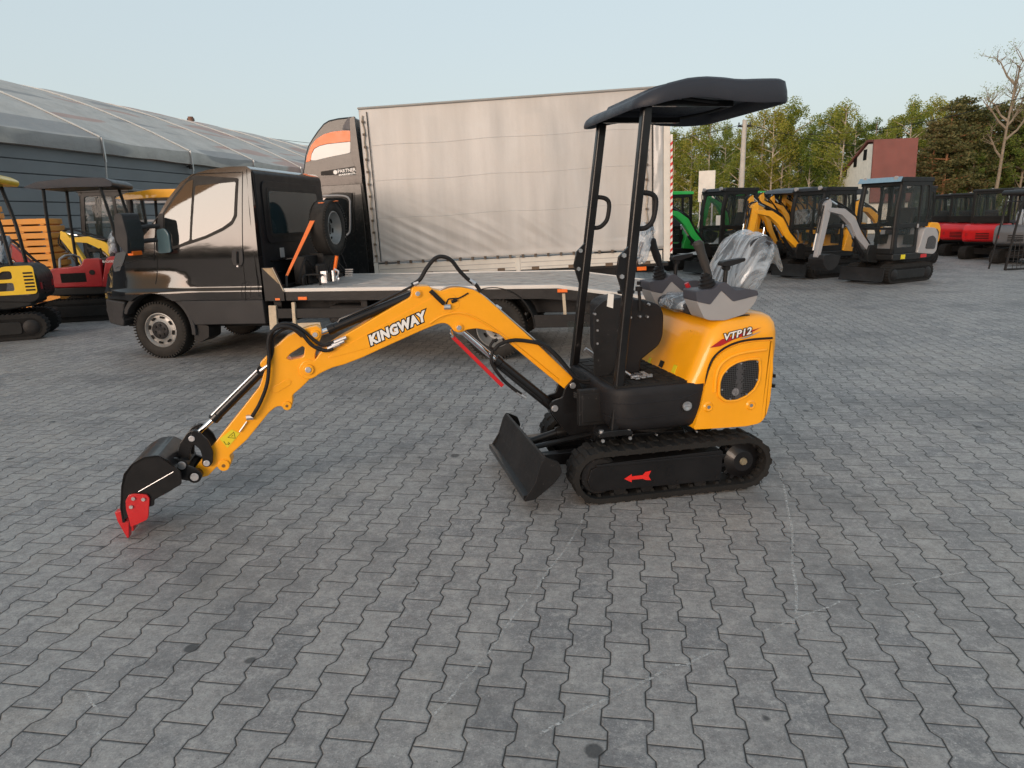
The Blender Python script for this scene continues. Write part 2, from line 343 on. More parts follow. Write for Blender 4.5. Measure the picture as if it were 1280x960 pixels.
# ================================================================== SETTING
LAT = R(9.62); LD = Vector((math.sin(LAT), math.cos(LAT))); LN = Vector((LD.y, -LD.x))   # direction of the paving courses and of the hall
def lat(n_, d_, z=0.): v = LN*n_+LD*d_; return Vector((v.x, v.y, z))
def paving_material():
    g = NG('interlocking concrete pavers'); b = g.b; W, X0, Y0, A = .1425, .0227, 2.6708, .0112
    pos = g.n('ShaderNodeNewGeometry').outputs['Position']; sp = g.n('ShaderNodeSeparateXYZ'); 
    warp = g.n('ShaderNodeTexNoise'); warp.inputs['Scale'].default_value = 5.; warp.inputs['Detail'].default_value = 5; g.lk(pos, warp.inputs['Vector'])
    ad = g.n('ShaderNodeVectorMath', operation='MULTIPLY_ADD'); g.lk(warp.outputs['Color'], ad.inputs[0]); ad.inputs[1].default_value = (.012, .012, 0); g.lk(pos, ad.inputs[2])
    g.lk(ad.outputs[0], sp.inputs[0]); x, y = sp.outputs[0], sp.outputs[1]
    c, s = math.cos(LAT), -math.sin(LAT); ma = g.ma
    X = ma('SUBTRACT', ma('ADD', ma('MULTIPLY', x, c), ma('MULTIPLY', y, s)), X0+.006)
    Y = ma('SUBTRACT', ma('ADD', ma('MULTIPLY', x, -s), ma('MULTIPLY', y, c)), Y0+.006)
    u = ma('DIVIDE', X, W); cc = ma('ROUND', u); du = ma('SUBTRACT', u, cc); sg = ma('SIGN', du); ad_ = ma('MULTIPLY', ma('ABSOLUTE', du), W)
    par = ma('MULTIPLY', ma('FLOORED_MODULO', cc, 2.), .1)
    v = ma('SUBTRACT', Y, par)
    # triangle wave distance to the nearest flat joint, 0..0.1
    tri = ma('ABSOLUTE', ma('SUBTRACT', v, ma('MULTIPLY', ma('ROUND', ma('DIVIDE', v, .2)), .2)))
    sq = g.ramp(tri, .036, .064, 1., -1.)
    edge = ma('ADD', ma('MULTIPLY', sq, A), W/2)
    over = ma('GREATER_THAN', ad_, edge)
    dside = ma('ABSOLUTE', ma('SUBTRACT', ad_, edge))
    c2 = ma('ADD', cc, ma('MULTIPLY', over, sg))
    par2 = ma('MULTIPLY', ma('FLOORED_MODULO', c2, 2.), .1)
    v2 = ma('DIVIDE', ma('SUBTRACT', Y, par2), .2); row = ma('FLOOR', v2)
    dflat = ma('MULTIPLY', ma('ABSOLUTE', ma('SUBTRACT', v2, ma('ROUND', v2))), .2)
    # two wide ends of one block count as one: ends at k*0.2 -> block k..k+1
    jn = g.noise(40, 3, .6, pos)
    d = ma('ADD', ma('MINIMUM', ma('SUBTRACT', dside, .0003), dflat), ma('MULTIPLY', ma('SUBTRACT', jn, .5), .0018))
    idv = g.n('ShaderNodeCombineXYZ'); g.lk(c2, idv.inputs[0]); g.lk(row, idv.inputs[1])
    wn = g.n('ShaderNodeTexWhiteNoise', noise_dimensions='2D'); g.lk(idv.outputs[0], wn.inputs['Vector']); r1 = wn.outputs['Value']
    sc = g.n('ShaderNodeSeparateColor'); g.lk(wn.outputs['Color'], sc.inputs[0]); r2, r3 = sc.outputs[1], sc.outputs[2]
    zone = g.noise(.55, 4, .6, pos); fine = g.noise(150, 5, .8, pos); mid = g.noise(30, 8, .78, pos); spk = g.noise(75, 3, .7, pos); grain = g.noise(420, 2, .6, pos)
    base = g.mix(r1, (0.226, 0.216, 0.212), (0.301, 0.289, 0.277))
    pz = ma('ADD', r2, ma('MULTIPLY', ma('SUBTRACT', zone, .5), 2.6))
    base = g.mix(g.ramp(pz, .84, .92, 0, .8), base, (0.176, 0.175, 0.179))        # darker replacement pavers
    base = g.mix(g.ramp(pz, .06, .0, 0, .5), base, (0.317, 0.292, 0.263))         # warm sandy ones
    wear = g.noise(13, 9, .82, pos); wear2 = g.noise(47, 6, .8, pos)
    base = g.mix(g.ramp(wear, .50, .60, 0, .75), base, (0.401, 0.384, 0.362))
    base = g.mix(g.ramp(wear, .47, .38, 0, .6), base, (0.161, 0.156, 0.152))
    base = g.mix(g.ramp(wear2, .53, .62, 0, .6), base, (0.441, 0.423, 0.395))
    base = g.mix(g.ramp(wear2, .46, .36, 0, .6), base, (0.130, 0.127, 0.124))
    base = g.mix(g.ramp(fine, .52, .66, 0, .6), base, (0.451, 0.433, 0.405))
    base = g.mix(g.ramp(fine, .45, .34, 0, .6), base, (0.121, 0.116, 0.113))
    base = g.mix(g.ramp(spk, .64, .70, 0, .7), base, (0.602, 0.583, 0.546))
    base = g.mix(g.ramp(spk, .34, .29, 0, .7), base, (0.061, 0.059, 0.057))
    big = g.noise(.9, 7, .7, pos)
    base = g.mix(g.ramp(big, .49, .64, 0, .55), base, (.105, .104, .104))        # tyre dirt
    vs = g.n('ShaderNodeTexVoronoi'); vs.inputs['Scale'].default_value = 3.4; vs.inputs['Randomness'].default_value = 1; g.lk(ad.outputs[0], vs.inputs['Vector'])
    sv = g.n('ShaderNodeSeparateColor'); g.lk(vs.outputs['Color'], sv.inputs[0])
    rad = ma('MULTIPLY', ma('GREATER_THAN', sv.outputs[0], .45), ma('MULTIPLY', sv.outputs[1], .10))
    base = g.mix(ma('MULTIPLY', g.ramp(ma('SUBTRACT', vs.outputs['Distance'], ma('ADD', rad, ma('MULTIPLY', mid, .05))), .01, -.02), .8), base, (.03, .03, .031))   # oil drips
    scr = g.n('ShaderNodeTexVoronoi', feature='DISTANCE_TO_EDGE'); scr.inputs['Scale'].default_value = 1.1
    rim_ = g.ramp(ma('MINIMUM', dside, dflat), .012, .003, 0, 1)
    base = g.mix(ma('MULTIPLY', rim_, .16), base, (.15, .15, .15))
    jm = g.ramp(d, .0031, .0012, 0, 1)
    jcol = g.mix(g.ramp(g.noise(7, 4, .6, pos), .4, .65), (.020, .019, .018), (.050, .047, .043))
    col = g.mix(jm, base, jcol)
    g.lk(col, b.inputs['Base Color'])
    g.lk(g.ramp(wear, .35, .65, .68, .46), b.inputs['Roughness'])
    tilt = ma('ADD', ma('MULTIPLY', ma('MULTIPLY', ma('SUBTRACT', r1, .5), du), .010), ma('MULTIPLY', ma('SUBTRACT', r3, .5), .003))
    h = ma('ADD', ma('MULTIPLY', g.ramp(d, .0, .006, 0, 1), .005), ma('ADD', tilt, ma('ADD', ma('MULTIPLY', fine, .0016), ma('MULTIPLY', mid, .002))))
    x_ = g.n('ShaderNodeBump'); x_.inputs['Strength'].default_value = .8; x_.inputs['Distance'].default_value = 1.; g.lk(h, x_.inputs['Height']); g.lk(x_.outputs[0], b.inputs['Normal'])
    return g.m
M['pavers'] = paving_material()
def grassmat():
    g = NG('rough grass and soil'); p = g.n('ShaderNodeNewGeometry').outputs['Position']
    c = g.mix(g.ramp(g.noise(.6, 6, .7, p), .35, .65), (.045, .07, .02), (.10, .085, .055)); g.lk(c, g.b.inputs['Base Color']); g.b.inputs['Roughness'].default_value = .95
    g.bump(g.noise(8, 6, .7, p), .8, .1); return g.m
M['grass'] = grassmat()
mb = MB(); mb.face([(-500, -300, -.02), (500, -300, -.02), (500, 700, -.02), (-500, 700, -.02)])
tag(mb.build('ground', 'grass', smooth=False), kind='structure')
mb = MB(); Y = [lat(-40, -30), lat(60, -30), lat(60, 44), lat(-40, 44)]; mb.face(Y)
yard = tag(mb.build('yard_paving', 'pavers', smooth=False), kind='structure')
# pale scratches dragged across the paving
def scratchmat():
    g = NG('chalky scratch'); p = g.n('ShaderNodeNewGeometry').outputs['Position']
    g.b.inputs['Base Color'].default_value = (.62, .62, .60, 1); g.b.inputs['Roughness'].default_value = .9
    g.lk(g.ma('MULTIPLY', g.ramp(g.noise(55, 5, .8, p), .42, .62), g.ramp(g.noise(5, 3, .6, p), .3, .5, .15, .85)), g.b.inputs['Alpha']); return g.m
M['scratch'] = scratchmat()
def z6b(x, y): return (500+x/3.2, 620+y/3.2)
def z7b(x, y): return (900+x/3.2, 500+y/3.2)
LINES = [([z6b(*p) for p in ((730, 95), (690, 165), (620, 265), (545, 370), (470, 460), (410, 545), (345, 640), (290, 700), (215, 790), (130, 880))], .010),
         ([z6b(*p) for p in ((1270, 615), (1160, 672), (1090, 675), (1020, 720), (850, 800), (680, 880), (560, 950))], .012),
         ([z7b(*p) for p in ((238, 285), (262, 370), (285, 500), (292, 640), (302, 740), (303, 850), (285, 940))], .012),
         ([z7b(*p) for p in ((690, 742), (790, 725), (880, 705), (970, 690), (1080, 676))], .010),
         ([z7b(*p) for p in ((160, 925), (250, 895), (350, 855), (430, 830), (480, 805))], .009),
         ([z7b(*p) for p in ((505, 770), (580, 775), (650, 755))], .008), ([z7b(*p) for p in ((765, 845), (815, 880))], .012),
         ([(108, 866), (116, 880), (122, 888), (126, 900), (122, 920)], .009)]
mb = MB()
for pts, wd in LINES:
    P = [gnd(*p, z=.0015) for p in pts]; Q = []
    for i in range(len(P)-1):
        for k in range(8): Q.append(P[i].lerp(P[i+1], k/8)+Vector((noise.noise((i+k/8, pts[0][0], 0)), noise.noise((i+k/8, pts[0][0], 5)), 0))*.008)
    Q.append(P[-1])
    for i in range(len(Q)-1):
        d = (Q[min(i+1, len(Q)-1)]-Q[i]).normalized(); n_ = Vector((-d.y, d.x, 0))*wd/2
        mb.face([Q[i]-n_, Q[i+1]-n_, Q[i+1]+n_, Q[i]+n_])
mb.build('scratch_mark', 'scratch', yard, smooth=False)
# ------------------------------------------------------------------ storage hall with membrane roof on the left
def roofmat():
    g = NG('weathered membrane roof'); b = g.b; p = g.co()
    st = g.n('ShaderNodeMapping'); st.inputs['Scale'].default_value = (.5, .09, .5); g.lk(p, st.inputs[0])
    c = g.mix(g.ramp(g.noise(1.4, 6, .65, p), .35, .65), (.46, .435, .40), (.56, .53, .49))
    n1 = g.noise(1.5, 2, .4, st.outputs[0])
    c = g.mix(g.ramp(n1, .59, .61, 0, .6), c, (.46, .25, .20)); c = g.mix(g.ramp(n1, .40, .375, 0, .7), c, (.26, .26, .265))
    c = g.mix(g.ramp(g.noise(5, 8, .8, p), .55, .8, 0, .4), c, (.20, .20, .19))
    g.lk(c, b.inputs['Base Color']); b.inputs['Roughness'].default_value = .85; g.bump(g.noise(1.2, 4, .6, p), .5, .12); return g.m
M['roof'] = roofmat()
M['seam'] = mat('pale tension strap', (.60, .60, .58), .5, var=.1)
hall = empty('storage_hall', lat(-16.75, 0), (0, 0, -LAT), 'long grey metal clad storage hall with a pale membrane roof', 'hall')
A0, A1, ZE, ZR, BK = 2, 62, 4.42, 7.25, 7.4
# hall frame: local x points at the yard, y runs along the hall
mb = MB(); NB = 10
for k in range(NB+1):
    z0 = .1+k*(3.86/NB); mb.bm.faces.ensure_lookup_table()
    z1 = z0+3.86/NB
    vs = [mb.bm.verts.new(p) for p in ((0, A0, z0), (0, A1, z0), (0, A1, z0+.02), (-.06, A1, z0+.03), (-.06, A0, z0+.03), (0, A0, z0+.02))]
    if k < NB:
        for q in (((-.05, A0, z0), (-.05, A1, z0), (.0, A1, z0+.035), (.0, A0, z0+.035)), ((.0, A0, z0+.035), (.0, A1, z0+.035), (.0, A1, z1), (.0, A0, z1)), ((.0, A0, z1), (.0, A1, z1), (-.05, A1, z1), (-.05, A0, z1))):
            mb.face(q)
mb.bm.verts.ensure_lookup_table(); bmesh.ops.delete(mb.bm, geom=[v for v in mb.bm.verts if not v.link_faces], context='VERTS')
mb.build('wall', 'wallgrey', hall, smooth=False)
mb = MB()
def roofpt(u, v):
    y = A0+(A1-A0)*u; t = v; bay = (y-A0)/4.6; sag = math.sin(math.pi*(bay % 1))
    x = .22-BK*t; z = ZE+(ZR-ZE)*(1-(1-t)**1.35)+.10*sag*t*(1) - .06*sag*(1-t)
    return (x, y, z+.03*noise.noise((y*.8, t*6, 3)))
mb.grid(roofpt, 156, 16)
mb.grid(lambda u, v: (.22+.02*math.sin(math.pi*v)-.03*v, A0+(A1-A0)*u, roofpt(u, 0)[2]-v*(.46-.07*math.sin(math.pi*(((A1-A0)*u/4.6) % 1)))), 156, 4)
mb.grid(lambda u, v: (.22-BK-BK*v, A0+(A1-A0)*u, ZR-(ZR-ZE)*v**1.35), 30, 8)
rf = mb.build('roof', 'roof', hall, ang=60)
for k in range(14):
    y = A0+4.6*k; mb = MB()
    if y > A1: break
    pts = [Vector(roofpt((y-A0)/(A1-A0), t/10))+Vector((0, 0, .035)) for t in range(11)]
    mb.tube(pts, .028, 6)
    mb.build('roof_strap', 'seam', rf)
    mb = MB(); mb.box(.24, .30, y-.03, y+.03, 3.7, 4.45); mb.tube([(.27, y, 3.7), (.22, y, 3.3), (.2, y, 3.0)], .025, 6); mb.cyl((.2, y, 2.95), (.2, y, 3.05), .05, 8)
    mb.build('tension_rod', 'steel', hall)
for y in (6.5, 16.5, 25, 34):
    mb = MB(); mb.cyl((.02, y, 3.86), (.2, y, 3.86), .03, 8); mb.cyl((.2, y, 3.78), (.2, y, 3.92), .09, 12); mb.build('floodlight', 'blackm', hall)
mb = MB(); mb.box(-2*BK+.3, -.1, A0+.05, A0+.2, 0, 4.2); mb.box(-2*BK+.3, -.1, A1-.2, A1-.05, 0, 4.2); mb.prism([(-.1, 4.2), (-2*BK+.3, 4.2), (-BK, ZR-.15)], A0+.05, A0+.2); mb.build('gable_wall', 'wallgrey', hall, smooth=False)
# ------------------------------------------------------------------ trees
def leafmat(name, c1, c2, rough=.7):
    g = NG(name); oi = g.n('ShaderNodeObjectInfo').outputs['Random']; geo = g.n('ShaderNodeNewGeometry'); r = geo.outputs['Random Per Island']
    c = g.mix(r, c1, c2); hs = g.n('ShaderNodeHueSaturation'); g.lk(c, hs.inputs['Color']); g.lk(g.ramp(oi, 0, 1, .47, .53), hs.inputs['Hue']); g.lk(g.ramp(oi, 0, 1, 1.2, .8), hs.inputs['Value'])
    g.lk(hs.outputs[0], g.b.inputs['Base Color']); g.b.inputs['Roughness'].default_value = rough
    tr = g.n('ShaderNodeBsdfTranslucent'); g.lk(hs.outputs[0], tr.inputs[0]); mx = g.n('ShaderNodeMixShader'); mx.inputs[0].default_value = .35
    g.lk(g.b.outputs[0], mx.inputs[1]); g.lk(tr.outputs[0], mx.inputs[2]); g.lk(mx.outputs[0], g.out.inputs[0]); return g.m
M['leafA'] = leafmat('birch leaves', (.16, .215, .022), (.31, .32, .055))
M['leafB'] = leafmat('dark broad leaves', (.10, .155, .020), (.22, .25, .045))
M['needle'] = leafmat('pine needles', (.085, .095, .030), (.19, .165, .06))
M['bark'] = mat('pale birch bark', (.42, .37, .29), .8, var=.35, vscale=6)
M['pinebark'] = mat('orange pine bark', (.30, .145, .07), .85, var=.3, vscale=5)
M['greybark'] = mat('grey bark', (.20, .165, .12), .85, var=.3, vscale=5)
def blade_cloud(rng, centres, n, size, spread):
    V, F = [], []
    for i in range(n):
        c, rad = centres[rng.randrange(len(centres))]
        while True:
            d = Vector((rng.uniform(-1, 1), rng.uniform(-1, 1), rng.uniform(-1, 1)))
            if d.length < 1: break
        p = Vector(c)+Vector((d.x*rad, d.y*rad, d.z*rad*spread)); s = size*rng.uniform(.5, 1.3)
        a = Vector((rng.gauss(0, 1), rng.gauss(0, 1), rng.gauss(0, .6))).normalized(); b = a.orthogonal(); b.rotate(Matrix.Rotation(rng.uniform(0, 6.28), 3, a)); b.normalize()
        k = len(V); V += [p-a*s, p+b*s*.5, p+a*s, p-b*s*.5]; F.append((k, k+1, k+2, k+3))
    return V, F
def cloud_object(name, V, F, m, parent, label=None):
    me = bpy.data.meshes.new(name); me.from_pydata(V, [], F); me.materials.append(M[m]); o = bpy.data.objects.new(name, me); C.objects.link(o); o.parent = parent
    if label: o['label'] = label
    return o
def make_tree(seed, H, kind, name, label, cat='tree', group=None):
    rng = random.Random(seed); root = empty(name, (0, 0, 0), (0, 0, 0), label, cat, group); mb = MB()
    lean = Vector((rng.uniform(-.05, .05), rng.uniform(-.05, .05), 0))
    tp = [Vector((0, 0, -.1))+Vector((lean.x*z+.12*noise.noise((z*.4, seed, 0)), lean.y*z, z)) for z in [H*t/9 for t in range(10)]]
    r0 = {'birch': .11, 'broad': .16, 'pine': .16, 'bare': .14}[kind]*(H/10)
    mb.tube(tp, [r0*(1-.085*i) if i < 9 else .02 for i in range(10)], 8)
    cents = []
    def at(z): t = min(max(z/H*9, 0), 8.999); i = int(t); return tp[i].lerp(tp[i+1], t-i)
    if kind == 'pine':
        z = H*.36
        while z < H*.97:
            for k in range(rng.randint(3, 5)):
                an = rng.uniform(0, 6.28); L = (H-z)*.30+.7; L = min(L, 2.6)*rng.uniform(.6, 1.15); p = at(z); e = p+Vector((math.cos(an)*L, math.sin(an)*L, L*.15))
                mb.tube([p, p.lerp(e, .5)+Vector((0, 0, -.05)), e], [.05, .035, .012], 5)
                for t in (.45, .7, .95): cents.append((p.lerp(e, t), .5+.12*rng.random()))
            z += H*.055
        cents.append((tp[-1], .5)); n, s, spr, lm = 5200, .13, .45, 'needle'
    elif kind == 'bare':
        for k in range(9):
            z = H*rng.uniform(.45, .92); p = at(z); an = rng.uniform(0, 6.28) if k > 1 else 3.1*k; L = H*rng.uniform(.16, .30)
            e = p+Vector((math.cos(an)*L*.75, math.sin(an)*L*.5, L*.75)); mids = [p, p.lerp(e, .35)+Vector((0, 0, -.1)), p.lerp(e, .7)+Vector((rng.uniform(-.2, .2), 0, .1)), e]
            mb.tube(mids, [.09, .065, .04, .015], 6)
            for j in range(7):
                q = mids[1].lerp(e, rng.random()); e2 = q+Vector((rng.uniform(-.9, .9), rng.uniform(-.6, .6), rng.uniform(.2, 1.1))); mb.tube([q, q.lerp(e2, .5)+Vector((rng.uniform(-.1, .1), 0, 0)), e2], [.03, .02, .008], 4)
                for i in range(3):
                    q2 = q.lerp(e2, rng.uniform(.4, 1)); mb.tube([q2, q2+Vector((rng.uniform(-.4, .4), rng.uniform(-.3, .3), rng.uniform(0, .5)))], [.012, .006], 3)
                cents.append((e2, .35))
        n, s, spr, lm = 1500, .05, 1, 'leafA'
    else:
        lo = .22 if kind == 'birch' else .16
        for k in range(26):
            z = H*(lo+(.97-lo)*(k+rng.random())/26); p = at(z); an = rng.uniform(0, 6.28); t = (z/H-lo)/(1-lo)
            L = H*(.17 if kind == 'birch' else .23)*math.sin(math.pi*(.18+.80*t))*rng.uniform(.55, 1.2)+.25
            e = p+Vector((math.cos(an)*L, math.sin(an)*L, L*rng.uniform(.3, .9)))
            mb.tube([p, p.lerp(e, .5)+Vector((0, 0, .05)), e], [.045, .03, .01], 5)
            for t2 in ((.5, .8, 1.02) if kind == 'birch' else (.45, .7, .95)):
                q = p.lerp(e, t2)+Vector((rng.uniform(-.2, .2), rng.uniform(-.2, .2), -rng.uniform(0, .35))); cents.append((q, rng.uniform(.25, .52)*(H/10)*(1.2 if kind == 'broad' else 1)))
        cents.append((tp[-1], .4)); n, s, spr, lm = (9500, .075, 1.5, 'leafA') if kind == 'birch' else (9500, .088, .9, 'leafB')
    mb.build('trunk', {'pine': 'pinebark', 'bare': 'greybark', 'birch': 'bark', 'broad': 'greybark'}[kind], root)
    V, F = blade_cloud(rng, cents, n, s, spr); cloud_object('crown', V, F, lm, root)
    return root
G_B, G_D, G_P = 'birches beyond the yard', 'leafy trees beyond the yard', 'pines beyond the yard'
L_B = 'slender birch with a pale trunk in the woods behind the yard'; L_D = 'bushy dark green tree filling the wood edge behind the yard'; L_P = 'brownish green pine in the woods on the far right'
birches = [make_tree(10+i, 9.6, 'birch', 'birch_tree', L_B, group=G_B) for i in range(3)]
broads = [make_tree(30+i, 9.0, 'broad', 'leafy_tree', L_D, group=G_D) for i in range(3)]
pines = [make_tree(50+i, 9.5, 'pine', 'pine_tree', L_P, group=G_P) for i in range(2)]
rng = random.Random(4)
used = set()
placed = []
def place(protos, px, Yd, hs):
    o = protos[rng.randrange(len(protos))]
    if o.name in used: o = copytree(o)
    else: used.add(o.name)
    placed.append((px, o)); p = aty(px, 258, Yd); o.location = (p.x, Yd, 0); o.rotation_euler = (0, 0, rng.uniform(0, 6.28)); o.scale = (hs*1.02, hs*1.02, hs)
    return o
def hfor(px, ytop, Yd, H): return (aty(px, ytop, Yd).z)/H
for px, yt in ((862, 165), (884, 150), (905, 152), (922, 160), (948, 140), (962, 136), (985, 124), (1010, 160), (1034, 138), (1048, 130), (1062, 148), (1100, 160), (1130, 128), (1152, 124), (840, 160), (975, 148), (1043, 140)):
    Yd = rng.uniform(47, 54); place(birches, px, Yd, hfor(px, yt+rng.uniform(-3, 4), Yd, 9.6))
for px, yt in ((852, 175), (875, 172), (898, 178), (916, 176), (936, 178), (957, 172), (978, 170), (1000, 172), (1020, 170), (1040, 172), (1058, 168), (1085, 150), (1075, 158), (1115, 148), (1140, 145), (1165, 142), (1200, 140), (1230, 145), (1268, 150), (1300, 145), (1330, 140), (830, 170), (800, 175), (1215, 190), (1245, 200)):
    Yd = rng.uniform(54, 62) if px < 1205 else rng.uniform(42, 48); place(broads, px, Yd, hfor(px, yt, Yd, 9.0))
for px, yt in ((1175, 130), (1212, 134), (1192, 122), (1272, 118), (1300, 112), (1160, 150), (1255, 138), (1182, 152), (1228, 132), (1288, 124), (1265, 135), (1245, 128), (1205, 150)):
    Yd = rng.uniform(44, 50); place(pines, px, Yd, hfor(px, yt, Yd, 9.5))
o = make_tree(77, 10.5, 'bare', 'bare_tree', 'tall almost leafless tree rising above the others at the far right'); p = aty(1240, 258, 43); o.location = (p.x, 43, 0); s_ = hfor(1240, 82, 43, 10.5); o.scale = (s_,)*3
ORD = ['first', 'second', 'third', 'fourth', 'fifth', 'sixth', 'seventh', 'eighth', 'ninth', 'tenth', 'eleventh', 'twelfth', 'thirteenth', 'fourteenth', 'fifteenth', 'sixteenth']
cnt = {}
for px, o in sorted(placed, key=lambda t: t[0]):
    kind = {'birch_tree': 'pale birch', 'leafy_tree': 'dark leafy tree', 'pine_tree': 'brownish pine'}[o.name.split('.')[0]]
    zn = 'between the box truck and the concrete pole' if px < 929 else 'between the concrete pole and the red roofed house' if px < 1066 else 'just behind the red roofed house' if px < 1150 else 'right of the red roofed house'
    k = cnt.get((kind, zn), 0); cnt[(kind, zn)] = k+1; o['label'] = '%s %s from the left, %s' % (ORD[k], kind, zn)
# far part of the wood, one mass
V, F = [], []; r_ = random.Random(9); cl = []
for i in range(300):
    px = r_.uniform(780, 1420); Yd = r_.uniform(63, 74); p = aty(px, 258, Yd); top = 5.8 if px < 1060 else 6.8; cl.append(((p.x, Yd, r_.uniform(.3, top)), r_.uniform(.7, 1.3)))
V, F = blade_cloud(r_, cl, 42000, .16, 1.)
o = cloud_object('woodland', V, F, 'leafB', None); tag(o, 'dense dark woodland mass closing the gaps behind the front trees', 'woodland', kind='stuff')
cl = [((aty(r_.uniform(820, 1330), 258, 45).x, r_.uniform(44.5, 47), r_.uniform(.1, 1.6)), r_.uniform(.4, .8)) for i in range(170)]
V, F = blade_cloud(r_, cl, 16000, .09, 1.)
tag(cloud_object('undergrowth', V, F, 'leafB', None), 'low scrub and undergrowth along the foot of the trees', 'undergrowth', kind='stuff')
# tree belt on the side the camera turns its back to (seen in paint and glass)
cl = [((r_.uniform(-90, 60), r_.uniform(-52, -46), abs(r_.gauss(0, 1.8))), r_.uniform(.9, 1.5)) for i in range(700)]
V, F = blade_cloud(r_, cl, 60000, .42, 1.)
tag(cloud_object('tree_belt', V, F, 'leafB', None), 'low dark tree belt mirrored along the bottom of the van windows', 'tree belt', kind='stuff')
# ------------------------------------------------------------------ house behind the trees
M['housewhite'] = mat('white rendered wall', (.80, .78, .70), .85, var=.1, dust=.2)
M['redroof'] = mat('dark red sheet roof', (.17, .055, .045), .6, var=.2, vscale=1.2)
hp = aty(1086, 258, 42); house = empty('house', (hp.x, 42, 0), (0, 0, R(-8)), 'white gabled house with a big dark red roof half hidden by trees', 'house')
Z = lambda y: aty(1090, y, 42).z
zt, zr = Z(177), Z(228)
mb = MB(); mb.bm.faces.ensure_lookup_table()
prof = [(0, 0), (0, zr+.1), (0, zt-.1), (3.0*.12, zt-.1), (9, zr-.6), (9, 0)]
def yz(poly, x0, x1, mi=0):
    m_ = MB(); m_.prism(poly, x0, x1, mi); return m_
m_ = MB(); m_.prism([(0, 0), (0, zt-.12), (1.0, zt-.05), (8, 2.6), (8, 0)], -.0, -2.2); m_.xf(Matrix.Rotation(R(90), 4, 'Z')); m_.build('wall', 'housewhite', house, smooth=False)
m_ = MB(); m_.prism([(-.35, zr-1.15), (-.22, zr-1.22), (-.02, zt-.02), (1.0, zt+.08), (8.3, 2.5), (8.3, 2.65), (1.0, zt+.2), (-.12, zt+.1)], .1, -2.35); m_.xf(Matrix.Rotation(R(90), 4, 'Z')); m_.build('roof', 'redroof', house, smooth=False)
for yy, zz in ((1.1, zt-.95), (2.7, zt-1.25), (4.4, zt-1.75)):
    m_ = MB(); m_.box(-.03, .02, yy, yy+.5, zz, zz+.62); m_.build('window', 'dark', house, smooth=False)
m_ = MB(); m_.box(1.3, 2.0, -.03, .05, zr-2.1, zr-1.2); m_.build('window', 'dark', house, smooth=False)
# ------------------------------------------------------------------ poles, wires, board
def pole(name, px, ytop, Yd, r, m, label):
    t = aty(px, ytop, Yd); root = empty(name, (t.x, Yd, 0), (0, 0, 0), label, 'pole'); MB().cyl((0, 0, 0), (0, 0, t.z), r, 12, r*.75).build('shaft', m, root)
    mb = MB(); mb.box(-.35, .35, -.05, .05, t.z-.35, t.z-.27); 
    for a in (-.3, .3): mb.cyl((a, 0, t.z-.27), (a, 0, t.z-.12), .035, 8)
    mb.build('crossarm', 'blackm', root); return Vector((t.x, Yd, t.z))
p1 = pole('utility_pole', 931, 150, 38, .16, 'concrete', 'pale concrete utility pole standing in front of the birches')
M['rustpole'] = mat('old brown pole wood', (.20, .11, .08), .8, var=.2)
p2 = pole('utility_pole', 238, 146, 66, .32, 'rustpole', 'brown pole top showing above the storage hall roof')
def wire(a, b, sag, label):
    a, b = Vector(a), Vector(b); mb = MB(); mb.tube([a.lerp(b, t/24)-Vector((0, 0, sag*4*(t/24)*(1-t/24))) for t in range(25)], .016, 5)
    tag(mb.build('overhead_wire', 'ink'), label, 'wire', 'overhead wires')
wire(p2-Vector((0, 0, .4)), aty(452, 183, 50), .4, 'upper black wire hanging from the brown pole over the hall roof towards the box truck')
wire(p2-Vector((0, 0, .5)), aty(440, 190, 50), .9, 'thin lower wire sagging from the brown pole over the hall roof')
wire(p1-Vector((0, 0, .2)), aty(700, 178, 70), .7, 'wire running left from the concrete pole towards the box truck')
wire(p1-Vector((0, 0, .2)), aty(1160, 186, 48), .4, 'low wire running from the concrete pole right across the birches')
wire(aty(1010, 168, 46), aty(1330, 106, 30), .5, 'high wire slanting up to the right above the red roofed house')
bp = aty(883, 243, 30); brd = empty('notice_board', (bp.x, 30, 0), (0, 0, R(-18)), 'plain off white board on posts above the green machines', 'board')
mb = MB(); mb.box(-.34, .34, -.03, .03, 2.0, 3.28); mb.build('panel', 'whitep', brd, bevel=.01)
for a in (-.25, .25): MB().cyl((a, .05, 0), (a, .05, 2.9), .04, 10).build('post', 'steel', brd)
M['fadedprint'] = mat('faded red print', (.45, .25, .2), .6)
# ================================================================== HERO MINI EXCAVATOR
# local axes: a (x) runs to the rear, b (y) to the far side, z up; boom points to -x
HO = (0.833, 4.026); HA = R(8.84); UA = R(12.5)
ex = empty('mini_excavator', (HO[0], HO[1], 0), (0, 0, HA), 'large orange yellow mini excavator with black canopy alone in the middle of the yard', 'excavator')
UR = Matrix.Rotation(UA-HA, 4, 'Z')
_b0 = MB.build
def upart(mb, name, m, parent=None, **k):
    mb.xf(UR); return mb.build(name, m, parent or ex, **k)
def uplate(name, loops, b0, b1, m, parent=None, bev=.002, label=None):
    o = plate(name, loops, b0, b1, m, parent or ex, bev, label); o.data.transform(UR); return o
def utext(name, s, size, mtx, m, parent=None, **k): return text(name, s, size, UR @ mtx, m, parent or ex, **k)
U = frame(HO, UA); T = frame(HO, HA)
def UP(pts, b): return [U(x, y, b) for x, y in pts]
def U3(pts, b): return [(U(x, y, bb)[0], bb, U(x, y, bb)[1]) for (x, y), bb in zip(pts, b if isinstance(b, list) else [b]*len(pts))]
